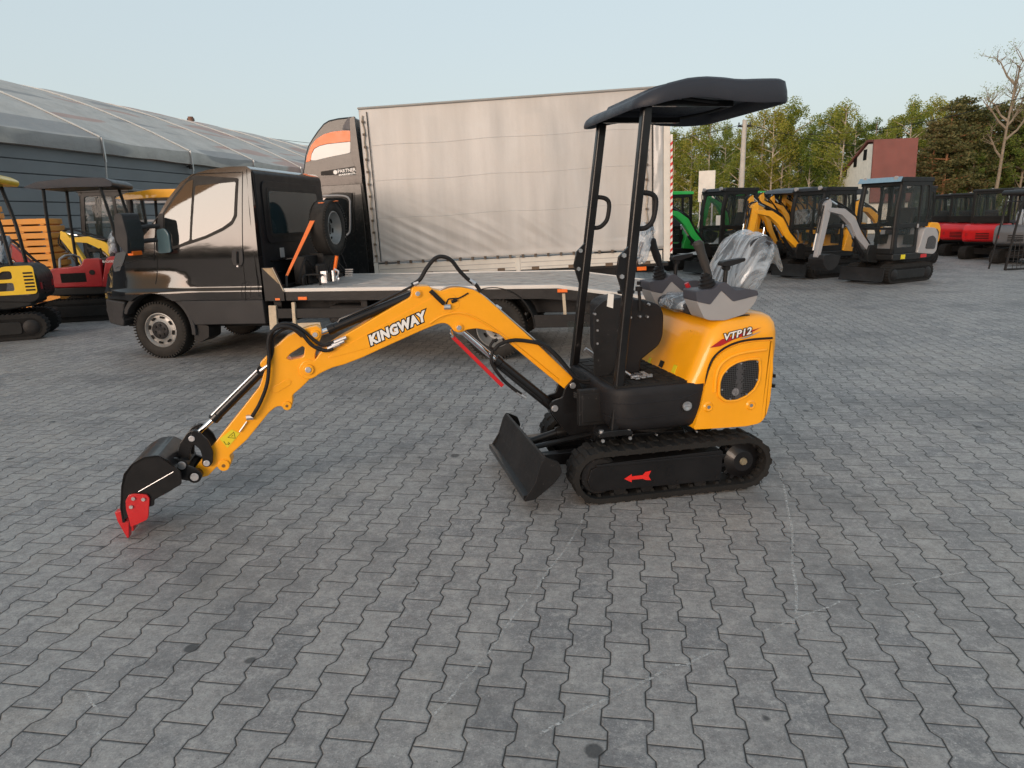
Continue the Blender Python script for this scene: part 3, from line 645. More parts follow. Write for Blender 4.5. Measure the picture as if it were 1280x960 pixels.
# ---- tracks
def track(side):
    cf, cr, r0 = -.435, .425, .150
    z0 = .155; b0, b1 = (-.47, -.285) if side < 0 else (.285, .47)
    def path(r, n=12):
        return arc(cf, z0, r, 270, 90, n)+arc(cr, z0+.012, r, 90, -90, n)
    outer = path(r0); inner = path(r0-.028)
    g = MB(); bm = g.bm; N = len(outer)
    rings = []
    for (oa, oz), (ia, iz) in zip(outer, inner):
        rings.append([bm.verts.new((oa, b0, oz)), bm.verts.new((oa, b1, oz)), bm.verts.new((ia, b1, iz)), bm.verts.new((ia, b0, iz))])
    for i in range(N):
        for k in range(4): bm.faces.new((rings[i][k], rings[i][(k+1) % 4], rings[(i+1) % N][(k+1) % 4], rings[(i+1) % N][k]))
    bmesh.ops.recalc_face_normals(bm, faces=bm.faces)
    # lugs: chevron blocks around the belt
    P = path(r0-.002, 24); L = [0]
    for i in range(1, len(P)+1): L.append(L[-1]+(Vector(P[i % len(P)])-Vector(P[i-1])).length)
    tot = L[-1]; nl = 34
    def at(s):
        s %= tot
        for i in range(len(P)):
            if L[i+1] >= s: t = (s-L[i])/(L[i+1]-L[i]+1e-9); a, b = Vector(P[i]), Vector(P[(i+1) % len(P)]); d = (b-a).normalized(); return a.lerp(b, t), d, Vector((-d.y, d.x))
    for i in range(nl):
        s = tot*i/nl; w_ = .034
        half = (b1-b0)/2; segs = ((b0-.001, b0+half*.95, 0.), (b0+half*1.05, b1+.001, tot/nl*.5))
        for bb0, bb1, sh in segs:
            p, d, n_ = at(s+sh); 
            if n_.dot(p-Vector((0, z0))) < 0 and abs(p.x) < .4: n_ = -n_
            cen = Vector((cf if p.x < cf else (cr if p.x > cr else p.x), z0)); n_ = (p-cen).normalized()
            h = .010 if p.y > .02 else .008
            q = [p-d*w_*.62, p+d*w_*.62, p+d*w_*.40+n_*h, p-d*w_*.40+n_*h]
            if n_.y < -.9: q = [v if v.y > .001 else Vector((v.x, .001)) for v in q]
            try: g.prism([tuple(v) for v in q], bb0, bb1)
            except ValueError: pass
    tr = g.build('track', 'rubber', ex)
    tr.data.transform(Matrix.Translation((0, 0, .0)))
    g = MB(); fb = b0+.02 if side < 0 else b0+.03; bb = b1-.02
    g.prism([(cf-.01, z0-.085), (cr-.14, z0-.085), (cr-.135, z0+.088), (cr-.15, z0+.098), (cf+.02, z0+.075), (cf-.05, z0+.045), (cf-.07, z0-.02), (cf-.05, z0-.07)], fb, bb)
    g.box(cf-.02, cr-.12, fb-.006, fb, z0+.06, z0+.075)
    fr = g.build('track_frame', 'black', ex, bevel=.005)
    g = MB()
    for a, z in ((-.02, z0+.068), (.13, z0+.06), (cr-.17, z0-.06), (-.12, z0-.05), (.02, z0-.065)): g.cyl((a, fb, z), (a, fb-.006, z), .005, 6)
    g.build('bolt', 'blackm', fr)
    if side < 0:
        e = fb-.002; c = T(797, 597, e)
        ar = [(-.078, 0), (-.035, .024), (-.035, .011), (.03, .013), (.045, .030), (.078, .034), (.064, .004), (.078, -.022), (.045, -.017), (.03, -.009), (-.035, -.009), (-.035, -.024)]
        g = MB(); g.prism([(c[0]+a, c[1]+z) for a, z in ar], e-.002, e); g.build('arrow_mark', mat('red arrow sticker', (.72, .02, .015), .5), fr)
    # sprocket and idler
    g = MB(); yb = b0+.035; g.lathe([(0, .012), (0, .06), (.02, .085), (.03, .105), (.12, .105), (.12, .02)], (cr, yb, z0+.012), 'Y', 36)
    for k in range(14):
        t = 2*math.pi*k/14; g.box(-.011, .011, yb+.03, b1-.03, .100, .124) if False else None
        m_ = MB(); m_.prism([(-.014, .095), (.014, .095), (.008, .126), (-.008, .126)], yb+.03, b1-.05); m_.xf(Matrix.Translation((cr, 0, z0+.012)) @ Matrix.Rotation(t, 4, 'Y')); 
        tmp = bpy.data.meshes.new('t'); m_.bm.to_mesh(tmp); m_.bm.free(); g.bm.from_mesh(tmp); bpy.data.meshes.remove(tmp)
    sp = g.build('sprocket', 'black', ex, bevel=.002)
    g = MB(); g.lathe([(-.006, .004), (-.006, .019), (.004, .024), (.004, .004)], (cr, yb-.002, z0+.012), 'Y', 16)
    for k in range(6): t = k*1.047; g.cyl((cr+.014*math.cos(t), yb-.006, z0+.012+.014*math.sin(t)), (cr+.014*math.cos(t), yb-.012, z0+.012+.014*math.sin(t)), .004, 6)
    g.build('hub', mat('greasy brass hub', (.30, .26, .18), .5, metal=.6, var=.3), sp)
    g = MB(); g.lathe([(0, .02), (0, .10), (.02, .118), (.10, .118), (.12, .02)], (cf, b0+.035, z0), 'Y', 32); g.build('idler', 'blackm', ex)
    for k in range(4):
        a = cf+.12+k*.16; g = MB(); g.lathe([(0, .01), (0, .035), (.11, .035), (.11, .01)], (a, b0+.035, z0-.092), 'Y', 20); g.build('roller', 'blackm', ex)
    # inner guide lugs seen inside the belt
    g = MB()
    for i in range(34):
        p, d, n_ = at(tot*i/34); cen = Vector((cf if p.x < cf else (cr if p.x > cr else p.x), z0)); n_ = (cen-p).normalized() if (cen-p).length > .01 else Vector((0, 1))
        if abs(d.x) < 2:
            q = [p+n_*.02-d*.014, p+n_*.02+d*.014, p+n_*.042+d*.008, p+n_*.042-d*.008]
            try: g.prism([tuple(v) for v in q], b0+.03, b0+.055)
            except ValueError: pass
    g.build('track_teeth', 'rubber', tr)
track(-1); track(1)
# ---- undercarriage and slew ring
g = MB(); g.box(-.26, .26, -.29, .29, .12, .24); g.box(-.36, -.2, -.2, .2, .14, .22); g.prism([(-.2, .24), (.2, .24), (.16, .31), (-.16, .31)], -.2, .2)
g.build('undercarriage', 'black', ex, bevel=.01)
g = MB(); g.cyl((0, 0, .29), (0, 0, .375), .20, 36); 
for k in range(16): t = k*math.pi/8; g.cyl((.185*math.cos(t), .185*math.sin(t), .37), (.185*math.cos(t), .185*math.sin(t), .385), .01, 6)
g.build('slew_ring', 'blackm', ex)
g = MB()
for a in (-.08, .16): g.cyl((a, -.36, .350), (a, -.38, .350), .006, 6)
g.build('bolt', 'zinc', ex)
# ---- dozer blade: near end at b=-.45, far end at b=.45
g = MB()
prof = [(-.905, .095), (-.872, .13), (-.848, .18), (-.832, .24), (-.818, .29), (-.800, .318)]
front = prof; back = [(a+.016, z) for a, z in prof[::-1]]
g.prism(front+back, -.45, .45)
bl = g.build('dozer_blade', 'blackm', ex, bevel=.002); bl.rotation_euler = (0, 0, R(4.5))
g = MB(); g.box(-.918, -.872, -.45, .45, .088, .118); g.build('cutting_edge', 'black', bl, bevel=.003)
for b in (-.452, .447):
    g = MB(); g.prism(roundpoly([(-.92, .085), (-.855, .09), (-.74, .175), (-.70, .23), (-.72, .29), (-.795, .325), (-.818, .29), (-.850, .19)], .012, 3), b-.006, b+.006); g.build('end_plate', 'blackm', bl, bevel=.002)
g = MB()
for b in (-.17, .17): g.prism([(-.81, .16), (-.80, .22), (-.30, .23), (-.25, .17), (-.30, .14)], b-.03, b+.03)
g.box(-.80, -.73, -.22, .22, .15, .23)
g.build('blade_arm', 'black', ex, bevel=.004)
g = MB(); g.tube([(-.78, -.0, .23), (-.58, 0, .285)], .024, 14); g.tube([(-.58, 0, .285), (-.35, 0, .32)], .034, 16)
g.tube([(-.78, -.2, .27), (-.62, -.17, .285), (-.33, -.12, .31)], .016, 10); g.build('blade_cylinder', 'black', ex)
# ---- upper: swing frame
b = -.06
swing = UP([(716, 473), (722, 476), (729, 489), (739, 492), (757, 496), (757, 505), (758, 545), (740, 548), (718, 549), (704, 536), (690, 517), (686, 505), (692, 500), (702, 497), (706, 484)], b)
for bb in (-.075, .055):
    uplate('swing_plate', [roundpoly(swing, .012, 3)], bb, bb+.02, 'black')
g = MB(); s = UP([(735, 492), (760, 492), (760, 545), (735, 545)], b); g.prism(s, -.17, .17); g.box(s[0][0]+.04, s[0][0]+.20, -.20, .20, .40, .63)
upart(g, 'swing_frame', 'black', bevel=.006)
g = MB(); fr = UP([(711, 492), (757, 488), (757, 527), (718, 530)], -.20); g.box(-.52, -.36, -.235, -.19, .40, .61); g.box(-.505, -.375, -.242, -.234, .42, .59); upart(g, 'valve_cover', 'blackm', bevel=.006)
g = MB()
for px, py, r_ in ((716, 482, .018), (693.5, 510.5, .020)): a, z = U(px, py, -.08); g.pin(a, z, -.074, r_, .012)
upart(g, 'pivot_pin', 'zinc', bevel=.002)
# ---- boom
z4 = lambda x, y: (380+x/3.5556, 310+y/3.5556)
top = [(378, 452), (385, 449.5), (393, 451), (402, 438), (422, 424), (450, 408), (482, 389), (514, 371), (514.5, 361), (518, 358), (537, 357.8), (541, 361.5), (552, 364), (563, 359.5), (577, 359), (594, 362.5), (604, 369), (640, 401), (672, 430), (716, 472)]
bot = [(719, 480), (715, 487), (708, 488), (672, 458.5), (639, 431), (627, 420), (619, 415.5), (608, 413), (596, 410.5), (583, 412.5), (578, 415.5), (572, 416), (567, 413.5), (563, 407.5), (557, 404), (549, 404.5), (530, 412), (490, 430), (452, 447.5), (430, 456), (416, 459.5), (400, 467), (392, 473), (383, 475), (375, 470), (373, 460)]
bpoly = UP(top+bot, -.055)
g = MB(); g.prism(roundpoly(bpoly, .02, 3), -.055, .055)
boom = upart(g, 'boom', 'yellow', bevel=.006, seg=3)
# pressed side ridges (raised welded side plate as in the photo)
rid = UP([z4(*p) for p in ((95, 495), (150, 455), (470, 275), (600, 205), (660, 195), (700, 260), (650, 285), (610, 320), (470, 372), (300, 440))], -.057)
uplate('side_plate', [roundpoly(rid, .03, 4)], -.0575, -.055, 'yellow', boom, bev=.001)
g = MB(); P = U3([z4(*p) for p in ((560, 335), (620, 300), (700, 290), (780, 320), (900, 400), (1130, 585))], -.058); g.tube(P, .006, 6, smooth=4); upart(g, 'weld_bead', 'yellow', boom)
# lettering
def edge_text(name, s, px0, px1, size, b_, m, off, xs, shear, lift=0., parent=None, extr=.0006, space=1.):
    a0, z0 = U(*px0, b_); a1, z1 = U(*px1, b_); an = math.atan2(z1-z0, a1-a0)
    mt = Matrix.Translation((a0, b_, z0)) @ Matrix.Rotation(-an, 4, 'Y') @ Matrix.Translation((0, 0, lift))
    return utext(name, s, size, mt, m, parent, offset=off, shear=shear, xs=xs, extr=extr, space=space)
q0, q1 = z4(296, 432), z4(545, 318)
a0, z0 = U(*q0, -.058); a1, z1 = U(*q1, -.058); wid = math.hypot(a1-a0, z1-z0)
def fitted(name, s, px0, px1, size, b_, m, off, shear, parent, extr=.0006, space=1.):
    cu = bpy.data.curves.new('m', 'FONT'); cu.body = s; cu.size = size; cu.offset = 0; cu.shear = shear; cu.space_character = space; o = bpy.data.objects.new('m', cu); C.objects.link(o); bpy.context.view_layer.update(); wd = o.dimensions.x; bpy.data.objects.remove(o)
    A0, B0 = U(*px0, b_); A1, B1 = U(*px1, b_); return edge_text(name, s, px0, px1, size, b_, m, off, math.hypot(A1-A0, B1-B0)/wd, shear, parent=parent, extr=extr, space=space)
fitted('lettering_outline', 'KINGWAY', q0, q1, .071, -.0578, 'ink', .0105, .25, boom, space=1.12)
fitted('lettering', 'KINGWAY', q0, q1, .071, -.0592, 'white', .0042, .25, boom, space=1.12)
g = MB()
for px, py, r_ in ((522, 367, .014), (573.5, 409.5, .015), (385.3, 461.9, .019)):
    a, z = U(px, py, -.06); g.pin(a, z, -.055, r_*1.5, .012); 
upart(g, 'pin_boss', 'yellow', boom, bevel=.002)
g = MB()
for px, py, r_ in ((522, 367, .013), (573.5, 409.5, .014), (385.3, 461.9, .016)):
    a, z = U(px, py, -.06); g.pin(a, z, -.066, r_, .007)
upart(g, 'pivot_pin', 'zinc', boom, bevel=.002)
# ---- stick
z5 = lambda x, y: (140+x/3.2, 380+y/3.2)
st = [(790, 93), (822, 88), (838, 103), (838, 130), (822, 170), (812, 200), (812, 262), (800, 292), (760, 332), (722, 365), (722, 405), (712, 425), (692, 425), (676, 408), (655, 412), (630, 432), (540, 543), (470, 606), (478, 630), (470, 655), (447, 665), (432, 652), (418, 652), (385, 688), (350, 696), (330, 680), (332, 655), (385, 590), (440, 520), (520, 420), (590, 330), (612, 262), (592, 250), (592, 235), (618, 210), (638, 202), (642, 182), (700, 130), (762, 102)]
hole = [(697, 218), (712, 200), (762, 168), (771, 175), (768, 205), (758, 215), (715, 225)]
o = uplate('stick', [roundpoly(UP([z5(*p) for p in st], -.045), .01, 3), roundpoly(UP([z5(*p) for p in hole], -.045), .006, 3)], -.045, .045, 'yellow', bev=.004); stick = o
rd = [(640, 335), (700, 300), (718, 305), (715, 322), (660, 355), (640, 352)]
uplate('stiffener', [roundpoly(UP([z5(*p) for p in rd], -.047), .01, 3)], -.048, -.044, 'yellow', stick, bev=.0015)
g = MB(); 
for px, py, r_ in ((812, 122, .016), (447, 645, .018), (700, 407, .014)): a, z = U(*z5(px, py), -.05); g.pin(a, z, -.044, r_*1.7 if px != 812 else .024, .012)
upart(g, 'pin_boss', 'yellow', stick, bevel=.002)
g = MB()
for px, py, r_, m_ in ((812, 122, .013, 0), (447, 646, .010, 1), (700, 407, .008, 1)): a, z = U(*z5(px, py), -.05); g.pin(a, z, -.055, r_, .006 if m_ == 0 else .0015, mi=m_)
upart(g, 'pivot_pin', ['zinc', mat('pin hole brown', (.20, .09, .02), .7)], stick)
g = MB(); g.prism(UP([z5(*p) for p in ((430, 540), (478, 502), (512, 518), (462, 576))], -.048), -.0472, -.0458); wl = upart(g, 'warning_label', 'ylabel', stick)
g = MB(); tri_ = UP([z5(*p) for p in ((463, 534), (487, 512), (493, 537))], -.048)
for i in range(3): g.tube([(tri_[i][0], -.048, tri_[i][1]), (tri_[(i+1) % 3][0], -.048, tri_[(i+1) % 3][1])], .0013, 4)
ar_ = UP([z5(*p) for p in ((447, 549), (455, 562), (470, 558))], -.048); g.tube([(a, -.048, z) for a, z in ar_], .0016, 4); ar_ = UP([z5(*p) for p in ((464, 552), (471, 558), (464, 563))], -.048); g.tube([(a, -.048, z) for a, z in ar_], .0016, 4)
cx_ = UP([z5(*p) for p in ((478, 530), (484, 524))], -.048); g.tube([(a, -.048, z) for a, z in cx_], .0015, 4)
upart(g, 'pictogram', 'ink', wl)
# ---- cylinders
def cylinder(name, p0, p1, p2, b_, rb, rr, parent=None, eye=True):
    """barrel p0->p1, rod p1->p2 (photo pixels on plane b_)"""
    A, B_, D = [Vector((U(*p, b_)[0], b_, U(*p, b_)[1])) for p in (p0, p1, p2)]; d = (B_-A).normalized()
    g = MB(); g.tube([A, A+d*.03, B_-d*.04, B_-d*.038, B_], [rb, rb, rb, rb*1.13, rb*1.13], 20)
    if eye: g.cyl(A+Vector((0, -.03, 0)), A+Vector((0, .03, 0)), rb*1.15, 18)
    c = upart(g, name, 'black', parent, bevel=.002)
    g = MB(); g.tube([B_-d*.02, D], rr, 16); g.cyl(D+Vector((0, -.025, 0)), D+Vector((0, .025, 0)), rr*1.7, 18); upart(g, 'rod', 'chrome', c)
    return c, A, B_, D
c1, A1_, B1_, D1_ = cylinder('stick_cylinder', (521, 367), (410, 413), (394, 418.5), .0, .026, .016)
g = MB(); off = Vector((.0, -.012, .034)); g.tube([A1_+off+Vector((-.02, 0, .01)), A1_.lerp(B1_, .5)+off, A1_.lerp(B1_, .86)+off, A1_.lerp(B1_, .90)+off*.4], .007, 8); upart(g, 'oil_line', 'black', c1)
c2, A2_, B2_, D2_ = cylinder('boom_cylinder', (693, 510), (618, 449), (574, 411), .0, .032, .017)
g = MB(); g.tube([A2_.lerp(B2_, .25)+Vector((0, -.035, -.02)), A2_.lerp(B2_, .9)+Vector((0, -.035, -.02))], .006, 8); upart(g, 'oil_line', 'black', c2)
c3, A3_, B3_, D3_ = cylinder('bucket_cylinder', z5(604, 262), z5(404, 462), z5(330, 530), -.0, .026, .014)
g = MB(); off = Vector((-.02, -.02, .012)); g.tube([A3_+off*.9, A3_.lerp(B3_, .5)+off, A3_.lerp(B3_, .93)+off], .006, 8); upart(g, 'oil_line', 'steel', c3)
# red stop bar hanging below the boom pin
A = Vector((U(566, 421, -.075)[0], -.075, U(566, 421, -.075)[1])); B_ = Vector((U(628, 482, -.075)[0], -.075, U(628, 482, -.075)[1]))
g = MB(); d = (B_-A).normalized(); n_ = Vector((-d.z, 0, d.x))*.011
g.prism([((A+n_).x, (A+n_).z), ((B_+n_).x, (B_+n_).z), ((B_-n_).x, (B_-n_).z), ((A-n_).x, (A-n_).z)], -.09, -.06); upart(g, 'safety_bar', 'red', bevel=.003)
g = MB(); g.tube([A-d*.01+Vector((0, .05, 0)), A-d*.01-Vector((0, .03, 0))], .008, 10); g.tube([A+Vector((.0, .0, .0)), A+Vector((0, .06, .03))], .006, 6); upart(g, 'bar_pin', 'chrome')
# ---- bucket and link
lk1 = [(318, 505), (345, 508), (385, 545), (405, 590), (403, 635), (392, 650), (372, 652), (360, 640), (362, 610), (352, 580), (330, 562), (318, 565)]
lk2 = [(335, 500), (300, 515), (270, 560), (262, 605), (268, 645), (285, 658), (300, 645), (312, 620), (312, 590), (322, 565), (338, 552), (344, 520)]
for (b0_, b1_) in ((-.075, -.060), (.060, .075)): uplate('link', [roundpoly(UP([z5(*p) for p in lk1], -.07), .012, 3)], b0_, b1_, 'black', bev=.003)
for (b0_, b1_) in ((-.058, -.040), (.040, .058)): uplate('link', [roundpoly(UP([z5(*p) for p in lk2], -.06), .012, 3)], b0_, b1_, 'black', bev=.003)
BW = .165
side = [(335, 700), (320, 712), (288, 712), (180, 770), (180, 800), (100, 800), (48, 800), (46, 780), (50, 715), (60, 665), (92, 625), (140, 598), (195, 592), (238, 612), (262, 640), (300, 660), (330, 668), (350, 680), (348, 695)]
sp_ = UP([z5(*p) for p in side], -.11)
# shell profile: from hinge over the back down to the lip
shell = UP([z5(*p) for p in ((262, 640), (238, 612), (195, 592), (140, 598), (92, 625), (60, 665), (50, 715), (46, 800), (55, 858))], -.11)
g = MB(); inn = [(a+.012*(1 if i > 4 else .3), z-.010*(0 if i > 5 else 1)) for i, (a, z) in enumerate(shell)]
g.prism(shell+inn[::-1], -BW, BW)
bk = upart(g, 'bucket', 'black', bevel=.002)
cheek = UP([z5(*p) for p in ((262, 640), (238, 612), (195, 592), (140, 598), (92, 625), (60, 665), (50, 715), (46, 800), (60, 850), (100, 812), (180, 790), (180, 768), (288, 706), (285, 660))], -.11)
for b_ in (-BW, BW-.01): uplate('side_wall', [roundpoly(cheek, .008, 2)], b_, b_+.012, 'black', bk, bev=.002)
ear = UP([z5(*p) for p in ((165, 660), (215, 618), (262, 620), (300, 650), (335, 662), (358, 678), (358, 700), (340, 712), (310, 712), (285, 708), (200, 690))], -.11)
for b_ in (-.10, .082): uplate('hinge_ear', [roundpoly(ear, .014, 3)], b_, b_+.018, 'black', bk, bev=.003)
g = MB(); P = UP([z5(*p) for p in ((105, 752), (245, 672))], -.17); g.tube([(P[0][0], -BW-.001, P[0][1]), (P[1][0], -BW-.001, P[1][1])], .0018, 5); upart(g, 'weld_seam', 'zinc', bk)
g = MB()
for px, py, r_ in ((318, 540, .016), (378, 638, .017), (282, 641, .022), (333, 687, .022)): a, z = U(*z5(px, py), -.08); g.cyl((a, -.102 if px in (282, 333) else -.080, z), (a, .09, z), r_, 20)
upart(g, 'pivot_pin', 'zinc', bevel=.002)
g = MB()
for px, py, r_ in ((282, 641, .032), (333, 687, .034)): a, z = U(*z5(px, py), -.08); g.cyl((a, -.100, z), (a, .09, z), r_, 20)
upart(g, 'pin_boss', 'black', bk, bevel=.002)
cut = UP([z5(*p) for p in ((68, 762), (90, 757), (140, 760), (152, 775), (147, 850), (140, 862), (76, 890), (70, 860), (58, 820), (56, 785))], -.17)
for b_ in (-BW-.014, BW+.002): uplate('side_cutter', [roundpoly(cut, .006, 2)], b_, b_+.012, 'red', bk, bev=.002)
g = MB()
for px, py in ((86, 778), (126, 781), (77, 811)): a, z = U(*z5(px, py), -.18); g.cyl((a, -BW-.014, z), (a, -BW-.022, z), .010, 6)
upart(g, 'bolt', 'steel', bk)
# lip and teeth
lp = UP([z5(*p) for p in ((40, 820), (62, 845), (58, 860), (36, 835))], -.11)
tip = U(*z5(52, 922), -.14)
for k in range(4):
    bb = -BW+.02+k*(2*BW-.04-.045)/3; a0 = shell[-1][0]; zt_ = shell[-1][1]
    g = MB(); g.prism([(a0-.035, zt_+.055), (a0-.002, zt_+.06), (a0+.028, zt_+.01), (a0+.012, .008), (a0+.002, .004), (a0-.030, zt_+.005)], bb, bb+.045); upart(g, 'tooth', 'red', bk, bevel=.004)
# ---- hoses
def hose(name, pts, bs, r=.0095, m='hose', sm=6, parent=None):
    g = MB(); g.tube(U3(pts, bs), r, 10, smooth=sm); return upart(g, name, m, parent)
hose('hydraulic_hose', [z4(*p) for p in ((478, 165), (515, 140), (545, 90), (580, 48), (615, 38), (655, 55), (690, 100), (730, 140), (765, 165), (785, 195))], -.05, .011)
hose('hydraulic_hose', [z4(*p) for p in ((130, 440), (95, 452), (40, 440), (0, 405), (-30, 395), (-60, 400), (-75, 440), (-75, 520), (-72, 620), (-100, 720), (-140, 800))] and [z5(*p) for p in ((885, 178), (850, 186), (800, 165), (760, 120), (720, 95), (680, 90), (640, 110), (625, 150), (628, 230), (620, 320), (590, 400), (560, 450))], -.075, .010)
hose('hydraulic_hose', [z5(*p) for p in ((890, 150), (850, 165), (815, 150), (770, 110), (730, 85), (690, 78), (655, 92), (635, 130), (630, 190), (625, 240))], [-.06]*10, .009)
hose('hydraulic_hose', [z5(*p) for p in ((760, 130), (722, 100), (690, 100), (660, 118), (645, 140), (640, 200), (620, 250))], [-.05]*7, .008)
hose('hydraulic_hose', [z4(*p) for p in ((845, 455), (870, 428), (930, 410), (1000, 415), (1060, 430), (1110, 470), (1160, 525), (1200, 570), (1240, 588), (1300, 580))], -.08, .011)
hose('hydraulic_hose', [z4(*p) for p in ((1030, 410), (1080, 440), (1130, 485), (1180, 545), (1225, 590), (1290, 600), (1330, 585))], -.07, .012)
hose('hydraulic_hose', [z4(*p) for p in ((840, 455), (832, 500), (850, 540), (890, 590), (930, 625), (965, 650))], -.05, .010)
hose('hydraulic_hose', [z4(*p) for p in ((860, 405), (838, 418), (828, 440), (845, 455))], -.04, .008)
for dy in (0, 8, 16): hose('hydraulic_hose', [(712, 487+dy*.5), (726, 494+dy*.2), (744, 490+dy*.5), (756, 478+dy), (765, 462+dy*2)], [-.05, -.09, -.10, -.08, -.05], .009)
# rigid steel lines over the boom
for k, dd in enumerate((0, 5)):
    g = MB(); g.tube(U3([z4(*p) for p in ((195, 405+dd), (330, 322+dd), (480, 245+dd), (600, 190+dd), (655, 168+dd), (740, 180), (800, 215), (860, 265), (1045, 425))], -.035+.02*k), .0045, 8, smooth=3); upart(g, 'steel_line', 'steel')
g = MB(); 
for p in ((160, 410), (150, 425), (130, 438)): P = U3([z4(p[0]-25, p[1]+10), z4(p[0]+28, p[1]-12)], -.07); g.tube(P, .011, 8)
for p in ((560, 195), (862, 262), (1050, 425)): P = U3([z4(p[0]-10, p[1]-5), z4(p[0]+12, p[1]+10)], -.04); g.tube(P, .011, 8)
P = U3([z4(487, 162), z4(508, 152)], -.05); g.tube(P, .013, 8); P = U3([z4(735, 142), z4(760, 160)], -.05); g.tube(P, .012, 8)
P = U3([z5(510, 512), z5(540, 470)], -.055); g.tube(P, .0045, 8); P = U3([z5(538, 455), z5(566, 452)], -.055); g.tube(P, .015, 8)
P = U3([z5(592, 268), z5(622, 246)], -.055); g.tube(P, .008, 8)
P = U3([z4(945, 640), z4(985, 665)], -.05); g.tube(P, .010, 8)
upart(g, 'hose_fitting', 'zinc')
g = MB(); g.tube(U3([z4(562, 190), z4(622, 248)], -.065), .012, 10); lmp = upart(g, 'work_light_stem', 'hose'); g = MB(); P = U3([z4(622, 262), z4(650, 262)], -.065); g.tube(P, .015, 10); upart(g, 'stem_fitting', 'zinc', lmp)
hose('cable', [z4(*p) for p in ((630, 260), (640, 230), (660, 225), (690, 222), (730, 200))], -.06, .004)
g = MB(); P = U3([z4(655, 240), z4(680, 230)], -.063); g.tube(P, .009, 8); upart(g, 'plug', 'hose')
# ---- platform: moulded black skirt, floor mat
sk = [(-.40, .42), (-.375, .405), (.10, .385), (.12, .50), (.15, .645), (-.40, .645)]
g = MB(); rings = []
for z, a0, hb in ((.385, -.30, .34), (.392, -.345, .385), (.41, -.375, .408), (.45, -.392, .418), (.53, -.398, .4205), (.60, -.402, .421), (.632, -.400, .419), (.645, -.390, .410)):
    pl = roundpoly([(a0, -hb), (.16, -hb), (.16, hb), (a0, hb)], [.16, .01, .01, .16], 10); rings.append([g.bm.verts.new((q[0], q[1], z)) for q in pl])
for i in range(len(rings)-1):
    for k in range(len(rings[0])): n = len(rings[0]); g.bm.faces.new((rings[i][k], rings[i][(k+1) % n], rings[i+1][(k+1) % n], rings[i+1][k]))
g.bm.faces.new(rings[-1]); g.bm.faces.new(rings[0][::-1]); bmesh.ops.recalc_face_normals(g.bm, faces=g.bm.faces)
pf = upart(g, 'platform', 'plastic', ang=50)
for zz in (.475, .56):
    g = MB(); g.tube([(-.398, -.27, zz+.004), (-.385, -.34, zz+.002), (-.34, -.395, zz), (-.26, -.4195, zz), (.0, -.4205, zz+.004), (.11, -.4205, zz+.03)], .003, 6, smooth=4); upart(g, 'moulded_rib', 'plastic', pf)
g = MB(); g.box(-.36, .10, -.38, .40, .645, .655)
for i in range(5):
    for j in range(7): g.box(-.34+i*.085, -.34+i*.085+.062, -.36+j*.108, -.36+j*.108+.085, .654, .6585)
upart(g, 'floor_mat', 'rubber', pf)
a, z = U(858, 507, -.42); g = MB(); g.lathe([(.0, .002), (-.006, .034), (.004, .036), (.004, .002)], (a, -.4215, z), 'Y', 24); cp = upart(g, 'fuel_cap', 'blackm', pf)
g = MB(); g.lathe([(.0, .002), (-.006, .012), (-.006, .026), (.0, .028)], (a, -.429, z), 'Y', 24); g.box(a-.02, a+.02, -.440, -.43, z-.004, z+.004); upart(g, 'cap_ring', 'steel', cp)
# ---- yellow engine hood (front face leans back) and rear door
def hood():
    g = MB(); bm = g.bm
    # plan outline (front at a=.06) in two levels, curved; use stacked rounded rectangles
    levels = [(.640, .055, .600, .420), (.70, .085, .612, .425), (.80, .125, .620, .425), (.88, .160, .618, .422), (.93, .185, .610, .412), (.962, .215, .595, .392), (.980, .25, .57, .36), (.988, .30, .53, .32)]
    rings = []
    for z, a0, a1, hb in levels:
        rr = .085; pl = roundpoly([(a0, -hb), (a1, -hb), (a1, hb), (a0, hb)], [rr, .10, .10, rr], 8)
        rings.append([bm.verts.new((p[0], p[1], z+.022*max(0, (p[0]-.1))/.5)) for p in pl])
    for i in range(len(rings)-1):
        n = len(rings[i])
        for k in range(n): bm.faces.new((rings[i][k], rings[i][(k+1) % n], rings[i+1][(k+1) % n], rings[i+1][k]))
    bm.faces.new(rings[-1]); bm.faces.new(rings[0][::-1]); bmesh.ops.recalc_face_normals(bm, faces=bm.faces); return g
hd = upart(hood(), 'engine_hood', 'yellow', ang=60)
z6 = lambda x, y: (820+x/5.333, 370+y/5.333)
door = [(245, 888), (295, 740), (330, 575), (350, 500), (385, 425), (440, 375), (500, 340), (570, 318), (660, 303), (772, 298), (776, 500), (755, 700), (730, 795), (690, 845), (600, 865), (420, 878)]
g = MB(); dp = roundpoly(UP([z6(*p) for p in door], -.43), .015, 3); g.prism(dp, -.437, .43)
bmesh.ops.bevel(g.bm, geom=[e for e in g.bm.edges if abs(e.verts[0].co.y-e.verts[1].co.y) > .5 and e.verts[0].co.x > .5], offset=.01, segments=2, affect='EDGES')
rd_ = upart(g, 'rear_body', 'yellow', bevel=.022, seg=4, ang=40)
seam = [(330, 600), (345, 505), (378, 420), (435, 362), (500, 325), (570, 302), (660, 288), (775, 280)]
g = MB(); g.tube(U3([z6(*p) for p in seam], -.428), .0065, 8, smooth=3); upart(g, 'seal', 'ink', rd_)
rimp = [(395, 600), (405, 480), (470, 405), (560, 368), (740, 350), (745, 395), (742, 600), (690, 690), (600, 770), (450, 740), (400, 690)]
g = MB(); g.tube(U3([z6(*p) for p in ((392, 640), (400, 540), (430, 460), (500, 405), (600, 375), (700, 362), (735, 358))], -.440), .009, 8, smooth=4); upart(g, 'pressed_ridge', 'yellow', rd_)
